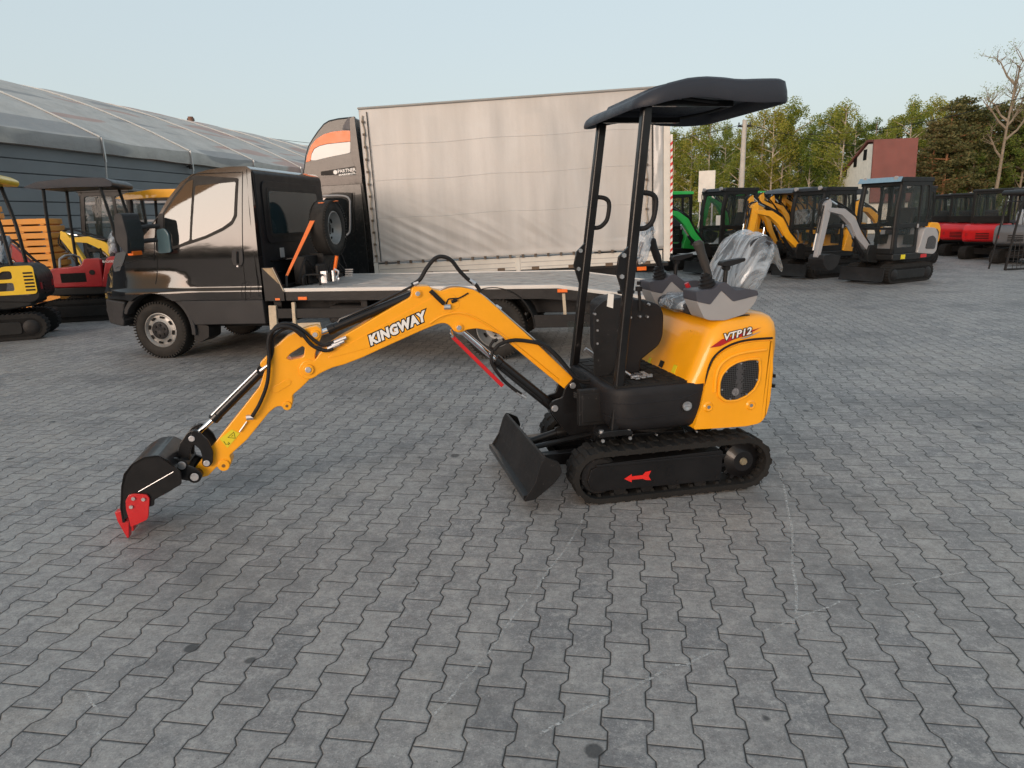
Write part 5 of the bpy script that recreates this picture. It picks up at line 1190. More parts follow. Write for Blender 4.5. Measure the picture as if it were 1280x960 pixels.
# rear wall of the cab with window
g = MB(); g.prism([(1.40, .74), (1.44, .74), (1.435, 2.16), (1.40, 2.20)], .10, 1.88); rw = g.build('rear_wall', 'blacksatin', van, bevel=.03, seg=3)
def rearpanel(name, y0, y1, z0, z1, x, th, m, par, r=.08):
    g = MB(); P = roundpoly([(y0, z0), (y1, z0), (y1, z1), (y0, z1)], r, 5); A = [g.bm.verts.new((x, p[0], p[1])) for p in P]; B_ = [g.bm.verts.new((x+th, p[0], p[1])) for p in P]; n = len(A)
    g.bm.faces.new(A[::-1]); g.bm.faces.new(B_)
    for i in range(n): g.bm.faces.new((A[i], A[(i+1) % n], B_[(i+1) % n], B_[i]))
    bmesh.ops.recalc_face_normals(g.bm, faces=g.bm.faces); return g.build(name, m, par, bevel=.004)
rf_ = rearpanel('window_surround', .22, 1.76, 1.36, 2.08, 1.436, .015, 'blacksatin', rw, .1); rearpanel('window_seal', .30, 1.68, 1.43, 2.01, 1.450, .006, 'ink', rw, .08)
rearpanel('rear_window', .34, 1.64, 1.47, 1.97, 1.456, .004, 'rearglass', rw, .06)
for b_ in (.62, 1.2):
    g = MB(); g.box(.95, 1.15, b_-.17, b_+.17, 1.0, 1.62); g.box(1.0, 1.10, b_-.10, b_+.10, 1.62, 1.84); g.build('headrest', 'seatv', van, bevel=.04, seg=3)
for zz in (1.0, 1.15): g = MB(); g.tube([(1.445, .25, zz), (1.445, 1.7, zz)], .012, 6); g.build('pressed_rib', 'vanblack', rw)
# ---- wheels
def wheel(name, a, b, z, r=.352, w_=.225, style='front', parent=van, out=-1, axis='Y'):
    t = sub(name, parent); t.location = (a, b, z); t.rotation_euler = (0, 0, 0 if axis == 'Y' else R(90))
    g = MB(); h = w_/2; rr = r*.60
    g.lathe([(-h*.80, rr), (-h*.98, rr+.02), (-h*1.02, r*.80), (-h*.92, r*.93), (-h*.80, r*.985), (-h*.70, r*1.0), (h*.70, r*1.0), (h*.80, r*.985), (h*.92, r*.93), (h*1.02, r*.80), (h*.98, rr+.02), (h*.80, rr)], (0, 0, 0), 'Y', 56, closed=True)
    for k in range(56):
        m_ = MB()
        for s_ in (-1, 1): m_.box(-.008, .008, s_*h*.95-(.0 if s_ > 0 else -.0)-.012, s_*h*.95+.004, r*.93, r*1.008)
        m_.xf(Matrix.Rotation(k*2*math.pi/56, 4, 'Y')); tmp = bpy.data.meshes.new('t'); m_.bm.to_mesh(tmp); m_.bm.free(); g.bm.from_mesh(tmp); bpy.data.meshes.remove(tmp)
    g.build('tyre', 'tyre', t, ang=50)
    s = out
    g = MB(); R0 = rr+.004
    if style == 'front': pr = [(h*.86, R0), (h*.90, R0-.012), (h*.78, R0-.022), (h*.60, R0-.035), (h*.62, r*.42), (h*.80, r*.33), (h*.86, r*.30), (h*.84, .02)]
    else: pr = [(h*.86, R0), (h*.90, R0-.012), (h*.70, R0-.022), (-h*.1, R0-.040), (-h*.4, r*.40), (-h*.42, r*.28), (-h*.3, r*.22), (-h*.30, .02)]
    g.lathe([(o*s, q) for o, q in pr], (0, 0, 0), 'Y', 48, cap0=False); rm = g.build('rim', 'rim', t, ang=40)
    g = MB(); lo = h*.62 if style == 'front' else -h*.2
    for k in range(8):
        m_ = MB(); zz_ = r*.455; m_.prism(roundpoly([(-.028, zz_-.014), (.028, zz_-.014), (.028, zz_+.012), (-.028, zz_+.012)], .01, 3), s*(lo+.014)-.004, s*(lo+.014)+.004); m_.xf(Matrix.Rotation(k*math.pi/4+.2, 4, 'Y')); tmp = bpy.data.meshes.new('t'); m_.bm.to_mesh(tmp); m_.bm.free(); g.bm.from_mesh(tmp); bpy.data.meshes.remove(tmp)
    g.build('rim_slot', 'dark', rm)
    if style == 'front':
        g = MB(); g.lathe([(s*h*.84, r*.31), (s*h*.95, r*.31), (s*h*1.02, r*.27), (s*h*1.02, r*.10), (s*h*.97, .01)], (0, 0, 0), 'Y', 32); g.build('hub_cap', 'plastic', t)
        for k in range(6): 
            tt = k*math.pi/3+.3; g = MB(); g.cyl((r*.19*math.cos(tt), s*h*1.0, r*.19*math.sin(tt)), (r*.19*math.cos(tt), s*h*1.14, r*.19*math.sin(tt)), .017, 8); g.build('wheel_nut', 'rubber', t)
    else:
        g = MB(); g.lathe([(-s*h*.3, .075), (s*h*.1, .07), (s*h*.2, .05), (s*h*.2, .01)], (0, 0, 0), 'Y', 24); 
        for k in range(6): tt = k*math.pi/3+.3; g.cyl((.10*math.cos(tt), -s*h*.4, .10*math.sin(tt)), (.10*math.cos(tt), -s*h*.05, .10*math.sin(tt)), .012, 6)
        g.build('hub', 'blackm', t)
    return t
wheel('wheel', 0, .115, .352); wheel('wheel', 0, 1.86, .352, out=1)
wheel('wheel', WB, .14, .352, style='dual'); wheel('wheel', WB, 1.84, .352, style='dual', out=1)
for b0 in (.0, 1.64):
    g = MB(); o_ = arc(WB, .36, .47, 5, 175, 24); i_ = arc(WB, .36, .455, 5, 175, 24); g.prism(o_+i_[::-1], b0, b0+.34); mg = g.build('mudguard', 'vangrey', van, bevel=.003)
    g = MB(); g.tube([(a, b0-.004, z) for a, z in arc(WB, .36, .465, 3, 177, 24)], .009, 6); g.build('mudguard_rim', 'rubber', mg)
# ---- flatbed
ZT = .835; BE = 6.02; KA = 4.93
g = MB()
for b0 in (.45, 1.35): g.box(1.3, 5.6, b0, b0+.12, .48, .70)
g.box(1.5, 1.6, .1, 1.9, .55, .70); g.box(2.6, 2.68, .1, 1.9, .58, .70); g.box(5.2, 5.3, .1, 1.9, .50, .66); g.build('chassis_frame', 'blackm', van, bevel=.005)
bed = sub('flatbed', van)
kz = lambda a: ZT-(max(0, a-KA))*.142
g = MB(); g.prism([(1.70, ZT-.012), (KA, ZT-.012), (BE, kz(BE)-.012), (BE, kz(BE)), (KA, ZT), (1.70, ZT)], .02, 2.03); g.build('deck_plate', 'alu', bed)
for b0, b1 in ((-.01, .035), (2.015, 2.06)):
    g = MB(); g.prism([(1.66, ZT-.03), (KA, ZT-.03), (BE+.01, kz(BE)-.03), (BE+.01, kz(BE)+.012), (KA, ZT+.012), (1.66, ZT+.012)], b0, b1); g.build('deck_edge', 'alub', bed, bevel=.004)
    g = MB(); g.prism([(1.55, ZT-.031), (KA, ZT-.031), (BE, kz(BE)-.031), (BE, kz(BE)-.07), (4.75, .69), (1.55, .70)], b0+.012, b1-.006); g.build('side_rail', 'black', bed, bevel=.004)
for k in range(10):
    g = MB(); b = .2+k*.18; g.prism([(2.4, ZT), (KA, ZT), (BE-.05, kz(BE-.05)), (BE-.05, kz(BE-.05)+.005), (KA, ZT+.005), (2.4, ZT+.005)], b, b+.02); g.build('deck_rib', 'alu', bed)
g = MB(); g.box(BE, BE+.05, .0, 2.05, .50, .64); g.build('rear_beam', 'blackm', bed, bevel=.006)
hb = VP([(332, 326), (347, 326), (358, 363), (358, 366), (358, 378), (334, 378)]); g = MB(); g.prism([(1.46, 1.09), (1.60, 1.09), (1.71, .81), (1.71, .70), (1.46, .70)], -.02, .03); hbp = g.build('headboard_side', 'black', bed, bevel=.004)
g = MB(); g.prism([(1.475, 1.085), (1.592, 1.085), (1.66, .90)], -.0225, -.019); g.build('worn_patch', mat('tan worn paint', (.33, .24, .14), .6, var=.3, vscale=8), hbp)
g = MB(); g.tube([(1.60, -.022, 1.09), (1.71, -.022, .815)], .006, 6); g.build('edge_trim', 'wood', hbp)
g = MB(); g.prism([(1.46, 1.09), (1.52, 1.09), (1.52, .70), (1.46, .70)], 2.02, 2.06); g.box(1.50, 1.56, .0, 2.05, .72, .86); g.build('headboard', 'blackm', bed, bevel=.004)
for px in (378, 703):
    a, z = V(px, 373 if px < 500 else 363.5, -.01); g = MB(); g.box(a-.055, a+.055, -.012, .006, z-.018, z+.018); g.build('side_marker', 'orange', bed, bevel=.004)
a, z = V(347, 374, -.02); g = MB(); g.box(a-.03, a+.03, -.024, -.018, z-.012, z+.012); g.build('reflector', 'strap', bed)
# side guards and wooden looking struts
g = MB(); g.prism(VP([(344, 386), (560, 384), (560, 396), (344, 398)], -.0), .0, .03); g.build('side_guard', 'blackm', van, bevel=.004)
g = MB(); g.prism(VP([(667, 394), (820, 391), (820, 407), (667, 410)], -.0), .0, .03); g.build('side_guard', 'blackm', van, bevel=.004)
for x, y0, y1, w2 in ((341, 382, 412, 5), (367, 378, 406, 2.4), (705, 367, 393, 2.4)):
    P = VP([(x-w2, y0), (x+w2-1, y0), (x+w2+.8, y1), (x-w2+2, y1)], -.01); g = MB(); g.prism(P, -.02, .02); g.build('guard_strut', 'wood', van)
g = MB(); a, z = V(390, 412, .1); g.box(2.15, 2.9, .15, .75, .40, .62); g.build('fuel_tank', 'vangrey', van, bevel=.05, seg=3)
P = VP([(372, 404), (400, 403), (402, 416), (374, 416)], .0); g = MB(); g.prism(P, .0, .02); g.build('label_plate', 'wood', van)
g = MB(); g.box(2.95, 3.35, .1, .5, .40, .60); g.build('battery_box', 'blackm', van, bevel=.01)
g = MB(); g.cyl((WB, .1, .352), (WB, 1.9, .352), .05, 12); g.cyl((0, .1, .352), (0, 1.9, .352), .05, 12); g.lathe([(-.12, .08), (0, .16), (.12, .08)], (WB, .98, .352), 'Y', 20); g.build('axle', 'blackm', van)
# ---- spare wheel, strap, winch gear behind the cab (spare is strapped to the bed: part of van)
sp0 = Vector((1.96, 1.0, V(411, 284, 1.0)[1])); a_, z_ = V(412, 285, 1.0)
sw_ = wheel('spare_wheel', a_-.02, 1.0, z_, r=.345, w_=.21, style='dual', axis='X', out=-1)
g = MB(); g.box(a_-.25, a_-.05, .85, 1.15, ZT, z_-.30); g.box(a_-.30, a_-.14, .5, 1.5, ZT, ZT+.35); g.tube([(a_-.16, 1.0, ZT), (a_-.10, 1.0, z_)], .03, 8); g.build('spare_carrier', 'blackm', bed, bevel=.01)
S0 = V(401, 253, .85); S1 = V(358, 345, .15)
g = MB(); p, q = Vector((S0[0], .85, S0[1])), Vector((S1[0], .15, S1[1])); wv = Vector((.028, 0, .0)); 
g.face([p-wv*1.3, q-wv*.55, q+wv*.55, p+wv*1.3]); g.face([p-wv*1.3, p+wv*1.3, p+Vector((.12, .2, .02))+wv, p+Vector((.10, .2, .03))-wv]); st_ = g.build('lashing_strap', 'strap', van, thick=.006, smooth=False)
g = MB(); g.tube([q, (1.70, .08, ZT+.02)], .016, 8); g.build('ratchet', 'hose', st_)
def VB(x, y, b): a, z = V(x, y, b); return a, z
rw2 = random.Random(3)
def gear(name, m, px0, px1, y0, y1, b, d, bev=.01):
    a0, z1 = V(px0, y0, b); a1, z0 = V(px1, y1, b); g = MB(); g.box(min(a0, a1), max(a0, a1), b, b+d, max(ZT+.003, z0), z1); return g.build(name, m, bed, bevel=bev)
gear('winch_motor', 'blackm', 392, 400, 330, 350, .55, .25, .03); gear('winch_drum', 'blackm', 376, 386, 320, 352, .7, .3, .04)
gear('winch_frame', 'zinc', 400, 409, 339, 354, .45, .05, .004); gear('winch_frame', 'zinc', 414, 418, 338, 352, .45, .05, .004); gear('winch_clutch', 'ink', 409, 413.5, 341, 352, .44, .06, .004)
gear('relay_box', 'gl', 345, 351.5, 310, 322, .5, .1, .004); gear('gearbox', 'hose', 384, 388, 343, 355, .5, .2, .006); gear('tool_box', 'black', 362, 378, 322, 352, .8, .5, .02)
gear('warning_sticker', 'ylabel', 354, 360, 325, 331, .78, .01, 0)
g = MB(); 
for k in range(4): a0, z0 = V(436, 337+k*2.6, .9); g.box(a0-.05, a0+.05, .9, .92, z0-.008, z0+.008)
g.build('step_grille', 'gl', bed)
a0, z0 = V(421, 320, .7); a1, z1 = V(418, 340, .7); g = MB(); g.tube([(a0, .7, z0), (a1, .7, z1)], .022, 10); g.build('winch_lever', 'orange', bed)
a1, z1 = V(422, 350, .45); g = MB(); g.lathe([(-.01, .03), (0, .04), (.01, .03)], (a1, .45, z1+.02), 'X', 20, closed=True); g.tube([(a1, .45, z1+.04), (a1+.02, .45, z1+.10), (a1-.03, .45, z1+.13)], .012, 8, smooth=3); g.build('winch_hook', 'zinc', bed)
g = MB()
for k in range(6):
    p = Vector((1.62+rw2.random()*.35, .3+rw2.random()*1.0, ZT+.05)); g.tube([p, p+Vector((rw2.uniform(-.1, .1), .1, .2+.15*rw2.random())), p+Vector((rw2.uniform(-.2, .2), .3, .1*rw2.random()))], .014, 6, smooth=4)
g.build('winch_hose', 'hose', bed)
g = MB(); g.tube([(1.78, .35, ZT+.01), (1.78, .35, ZT+.10), (1.80, .42, ZT+.13), (1.98, .42, ZT+.13), (2.0, .35, ZT+.10), (2.0, .35, ZT+.01)], .014, 8, smooth=3); g.build('lashing_ring', 'hose', bed)
# ================================================================== BOX TRUCK
TO, TA = (-2.20, 11.35), R(-4.8)
truck = empty('box_truck', (TO[0], TO[1], 0), (0, R(-1.4), TA), 'box truck with beige tarpaulin body and black sleeper cab standing behind the van', 'truck')
BX, BWd, ZB, ZTP = 4.80, 2.25, .93, 3.30
def tarp_side(u, v):
    a = BX*u; z = ZB-.02+(ZTP-ZB+.02)*v
    d = .012*math.sin(a*2.6+.4*math.sin(z*2))*(.4+.6*v)+.006*math.sin(a*6.1+1+z*.4)*v
    n1 = noise.noise(Vector((a*.9, z*.35, 2.)))*.022+noise.noise(Vector((a*2.6, z*1.1, 7.)))*.010
    # diagonal drag folds low at the front
    w1 = math.exp(-((a-.9)/1.2)**2-((z-1.15)/.42)**2); s_ = (z-ZB)+.55*a; f1 = w1*.012*(1-abs(noise.noise(Vector((s_*6.5, a*.35, 1.))))*3)
    w2 = math.exp(-((a-2.6)/1.1)**2-((z-1.2)/.35)**2); f2 = w2*.009*(1-abs(noise.noise(Vector((((z-ZB)+.75*a)*4.5, a*.3, 4.))))*3)
    w3 = math.exp(-((a-3.3-.55*(2.6-z))/.25)**2)*.018 if z > 1.1 else 0
    hem = .010*math.exp(-((z-ZB)/.06)**2)
    bul = .045*math.sin(math.pi*min(1, max(0, u)))*math.sin(math.pi*v)
    return (a, -(d+n1+f1+f2-w3+bul)*min(1, (1-v)*9+.12)*min(1, u*25+.2)*min(1, (1-u)*25+.2)-.012-hem, z)
g = MB(); g.grid(tarp_side, 240, 110); tp_ = g.build('tarpaulin', 'tarp', truck, ang=180, thick=.004)
g = MB()
for k in range(9):   # roof bows and covering
    pass
g.grid(lambda u, v: (BX*u, -.014+(BWd+.028)*v, ZTP+.015+.035*math.sin(math.pi*v)+.01*noise.noise((u*12, v*4, 0))), 40, 10); g.build('roof_tarpaulin', 'tarp', truck, thick=.004)
g = MB(); g.box(0, .02, 0, BWd, ZB, ZTP); g.box(BX-.02, BX, 0, BWd, ZB-.1, ZTP); g.face([(0, BWd, ZB), (BX, BWd, ZB), (BX, BWd, ZTP), (0, BWd, ZTP)]); g.build('end_wall', 'tarp', truck)
# cross seams
for zz in (1.62, 2.20, 2.74):
    g = MB(); g.tube([tarp_side(k/60, (zz+.01*math.sin(k*.3)-ZB+.02)/(ZTP-ZB+.02)) for k in range(2, 60)], .004, 5); g.build('seam', 'tarp', tp_)
g = MB(); g.tube([(0, -.02, ZTP+.01), (BX, -.02, ZTP+.01)], .018, 8); g.tube([(0, -.02, ZTP+.01), (0, BWd, ZTP+.01)], .018, 8); g.build('roof_edge', mat('grey seam tape', (.30, .30, .29), .5), truck)
# front lacing strip, rear lacing strip, corner pillars
def lace(a_l, n_, zlo, zhi, nm='lacing_strip'):
    g = MB(); g.tube([(a_l+.012*math.sin(k*1.1), -.040, zlo+(zhi-zlo)*k/40) for k in range(41)], .011, 6); ls = g.build(nm, mat('stained lacing cord', (.34, .29, .23), .7, var=.4, vscale=10), truck)
    for k in range(n_):
        z = zlo+(zhi-zlo)*(k+.5)/n_; g = MB(); g.box(a_l-.022, a_l+.022, -.062, -.036, z-.018, z+.018); g.build('buckle', mat('rusty buckle', (.10, .075, .055), .6, var=.4, vscale=30) if k == 0 and nm == 'lacing_strip' and a_l < 1 else bpy.data.materials['rusty buckle'], ls, bevel=.004)
lace(.06, 12, ZB, ZTP-.1); lace(4.46, 10, ZB+.05, 3.2)
g = MB(); g.tube([(.13, -.04, ZB), (.13, -.038, ZTP-.05)], .008, 6); g.tube([(4.55, -.04, ZB), (4.55, -.04, ZTP-.02)], .010, 6); g.build('rope', 'ink', tp_)
g = MB(); g.grid(lambda u, v: (4.56+.16*u, -.035-.012*math.sin(u*3.1)-.010*noise.noise((u*3, v*9, 2)), ZB+(ZTP-ZB)*v), 8, 60); g.build('corner_flap', mat('silver grey corner flap', (.40, .41, .41), .35, coat=.3, var=.15), truck, thick=.003)
g = MB(); g.box(4.72, 4.82, -.045, .06, ZB-.22, ZTP); g.box(4.72, 4.82, BWd-.06, BWd+.03, ZB-.22, ZTP); g.build('rear_pillar', 'whitep', truck, bevel=.006)
g = MB(); g.box(4.822, 4.856, -.05, .0, ZB-.10, 2.62); tape = g.build('reflective_tape', mat('white reflective tape', (.70, .68, .66), .4), truck)
g = MB()
for k in range(17):
    z = ZB-.08+k*.1; g.prism([(4.822, z), (4.856, z+.03), (4.856, z+.075), (4.822, z+.045)], -.0525, -.051)
g.build('red_stripes', 'red', tape)
# aluminium drop sides
for a0, a1 in ((.08, 2.36), (2.42, 4.70)):
    g = MB(); g.box(a0, a1, -.030, .0, ZB-.245, ZB-.045); ds = g.build('drop_side', 'whitep', truck, bevel=.004)
    for zz in (ZB-.125, ZB-.20): g = MB(); g.box(a0+.02, a1-.02, -.034, -.030, zz-.004, zz+.004); g.build('groove', 'gl', ds)
    for k in range(4): a = a0+.25+k*(a1-a0-.5)/3; g = MB(); g.box(a-.06, a+.06, -.040, -.031, ZB-.255, ZB-.20); g.build('hinge', mat('rusty buckle2', (.12, .08, .05), .6) if k == 0 and a0 < 1 else bpy.data.materials['rusty buckle2'], ds, bevel=.004)
for k in range(22):
    a = .22+k*.205; g = MB(); g.box(a-.02, a+.02, -.075, -.030, ZB-.045, ZB+.005); g.build('eyelet_clip', bpy.data.materials['rusty buckle'], tp_, bevel=.005)
g = MB(); g.tube([(.1, -.052, ZB-.03), (2.4, -.056, ZB-.035), (4.6, -.052, ZB-.03)], .005, 6); g.build('tarp_cord', 'ink', tp_)
for a in (.04, 2.39): g = MB(); g.box(a-.035, a+.035, -.042, .02, ZB-.30, ZB-.02); g.build('side_post', 'whitep', truck, bevel=.006)
g = MB(); g.box(-.2, BX, .0, BWd, ZB-.29, ZB-.245); g.box(-2.4, BX, .65, .75, .50, .66); g.box(-2.4, BX, 1.5, 1.6, .50, .66); g.build('chassis', 'blackm', truck)
g = MB(); g.box(4.3, 4.45, -.02, .0, .58, .64); g.build('side_marker', 'orange', truck, bevel=.004)
g = MB(); g.box(BX-.02, BX+.06, .1, BWd-.1, .38, .50); g.build('bumper_bar', 'blackm', truck)
wheel('wheel', -1.65, .14, .352, parent=truck); wheel('wheel', -1.65, 2.0, .352, parent=truck, out=1); wheel('wheel', 2.45, .14, .352, style='dual', parent=truck); wheel('wheel', 2.45, 2.0, .352, style='dual', parent=truck, out=1)
g = MB(); g.prism(roundpoly([(3.2, .40), (4.1, .40), (4.1, .66), (3.2, .66)], .03), .05, .5); g.build('tool_locker', 'black', truck, bevel=.01)
# cab
TR_ = frame(TO, TA); zt_ = lambda x, y: (370+x/8.727, 130+y/8.727); zu_ = lambda x, y: (400+x/8, 235+y/8)
M['truckblk'] = mat('dark grey truck lacquer', (.014, .016, .017), .25, coat=.3, var=.12, ior=1.5, dust=.02)
def tbul(a, z, s): return -.05*max(0, z-1.3)-(.10*max(0, (-a-1.7)))
cb = [(-2.55, .62), (-2.60, .85), (-2.50, 1.10), (-2.30, 1.22), (-1.85, 1.42), (-1.25, 2.05), (-.95, 2.25), (-.10, 2.25), (-.10, .45), (-1.15, .45), (-1.18, .60)]+[p for p in arc(-1.65, .36, .48, 35, 145, 8)]+[(-2.15, .50)]
bodyshape(cb, .02, 2.08, [.9, 1.2, 1.5, 1.8, 2.1], [-2.3, -2.0, -1.6], 'cab', 'truckblk', .03, truck, tbul)
def TP(pts, b=0.): 
    out = []
    for x, y in pts: a, z = TR_(x, y, b); out.append((a, z-.0245*a))
    return out
pod = TP([zt_(*p) for p in ((105, 760), (118, 680), (135, 560), (165, 455), (215, 370), (270, 290), (340, 205), (400, 168), (500, 145), (640, 130), (700, 130))], .08)
print('pod', [(round(a, 2), round(z, 2)) for a, z in pod])
pd_ = pod[:-1]+[(-.12, pod[-2][1]), (-.12, 2.18), (pod[0][0], 2.18)]
podo = bodyshape(pd_, .08, 2.02, [2.4, 2.6, 2.8, 3.0], [-.9, -.6], 'sleeper_pod', 'truckblk', .05, truck, lambda a, z, s: -.03*max(0, z-2.4))
def tpanel(pts, off, name, m, par, b=.08, rnd=.01, bev=0., th=.004):
    g = MB(); P = roundpoly(TP(pts, b), rnd, 3); g.prism(P, b-off, b-off+th); return g.build(name, m, par, bevel=bev)
tpanel([zt_(*p) for p in ((640, 150), (690, 130), (770, 900), (830, 1300), (870, 1880), (760, 1880), (720, 1300), (692, 700), (640, 560))], .012, 'wind_deflector', 'truckblk', truck, bev=.004, th=.06)
tpanel([zt_(*p) for p in ((150, 635), (165, 560), (210, 450), (270, 380), (350, 330), (450, 300), (560, 288), (638, 288), (640, 405), (500, 418), (380, 432), (300, 452), (240, 485), (212, 540), (200, 618))], .004, 'orange_panel', 'orgp', podo)
tpanel([zt_(*p) for p in ((204, 612), (215, 545), (245, 490), (300, 458), (380, 438), (500, 424), (640, 411), (636, 525), (600, 538), (400, 578), (260, 612))], .004, 'white_panel', 'white', podo)
tpanel([zt_(*p) for p in ((550, 275), (575, 215), (625, 140), (640, 145), (640, 280))], .005, 'vent_panel', 'gd', podo)
tpanel([zt_(*p) for p in ((310, 735), (740, 668), (745, 770), (310, 778))], .006, 'black_band', 'ink', podo)
def ttext(s, x0, x1, y, size, m='white', b=.068):
    (a0, z0), (a1, z1) = TP([zt_(x0, y), zt_(x1, y-22)], b); cu = bpy.data.curves.new('m', 'FONT'); cu.body = s; cu.size = size; o = bpy.data.objects.new('m', cu); C.objects.link(o); bpy.context.view_layer.update(); wd = o.dimensions.x; bpy.data.objects.remove(o)
    return text('lettering', s, size, Matrix.Translation((a0, b, z0)) @ Matrix.Rotation(-math.atan2(z1-z0, a1-a0), 4, 'Y'), m, podo, offset=.0018, xs=math.hypot(a1-a0, z1-z0)/wd, extr=.0008)
ttext('PARTNER', 495, 688, 752, .075); ttext('MARCIN.PL', 505, 688, 782, .036)
(a0, z0), = TP([zt_(467, 742)], .07); g = MB(); g.cyl((a0, .074, z0), (a0, .070, z0), .034, 20); g.build('logo_disc', 'white', podo)
tpanel([zt_(*p) for p in ((110, 870), (160, 800), (760, 780), (760, 870), (190, 900))], .03, 'rain_gutter', 'truckblk', podo, bev=.01, th=.03)
tpanel([zu_(*p) for p in ((-180, 150), (0, 55), (200, 42), (345, 45), (352, 240), (330, 420), (300, 465), (215, 545), (-180, 545))], .004, 'door_panel', 'truckblk', truck, b=.03)
tpanel([zu_(*p) for p in ((-180, 160), (-60, 115), (80, 100), (250, 98), (300, 120), (312, 180), (305, 400), (280, 450), (215, 500), (-180, 500))], .010, 'door_window', 'vanglass', truck, b=.03, rnd=.03)
fw = TP([zu_(*p) for p in ((-180, 128), (-60, 85), (80, 78), (255, 76), (322, 110), (328, 200), (322, 415), (290, 470), (215, 530))], .02)
g = MB(); g.tube([(a, .016, z) for a, z in fw], .016, 8, smooth=3); g.build('door_frame', 'greyp', truck)
tpanel([zu_(*p) for p in ((228, 555), (300, 520), (372, 488), (378, 558), (228, 590))], .004, 'white_stripe', 'white', truck, b=.03, rnd=.003)
tpanel([zu_(*p) for p in ((190, 610), (260, 585), (380, 560), (388, 700), (230, 680))], .004, 'orange_stripe', 'orgp', truck, b=.03, rnd=.003)
tpanel([zu_(*p) for p in ((228, 700), (390, 702), (392, 738), (255, 765))], .006, 'white_stripe', 'white', truck, b=.03, rnd=.003)
g = MB(); (a0, z0), (a1, z1) = TP([zu_(360, 40), zu_(355, 240)], .02); g.tube([(a0, .018, z0), (a1, .018, z1), (a1+.0, .018, .6)], .006, 6); g.build('door_seam', 'ink', truck)
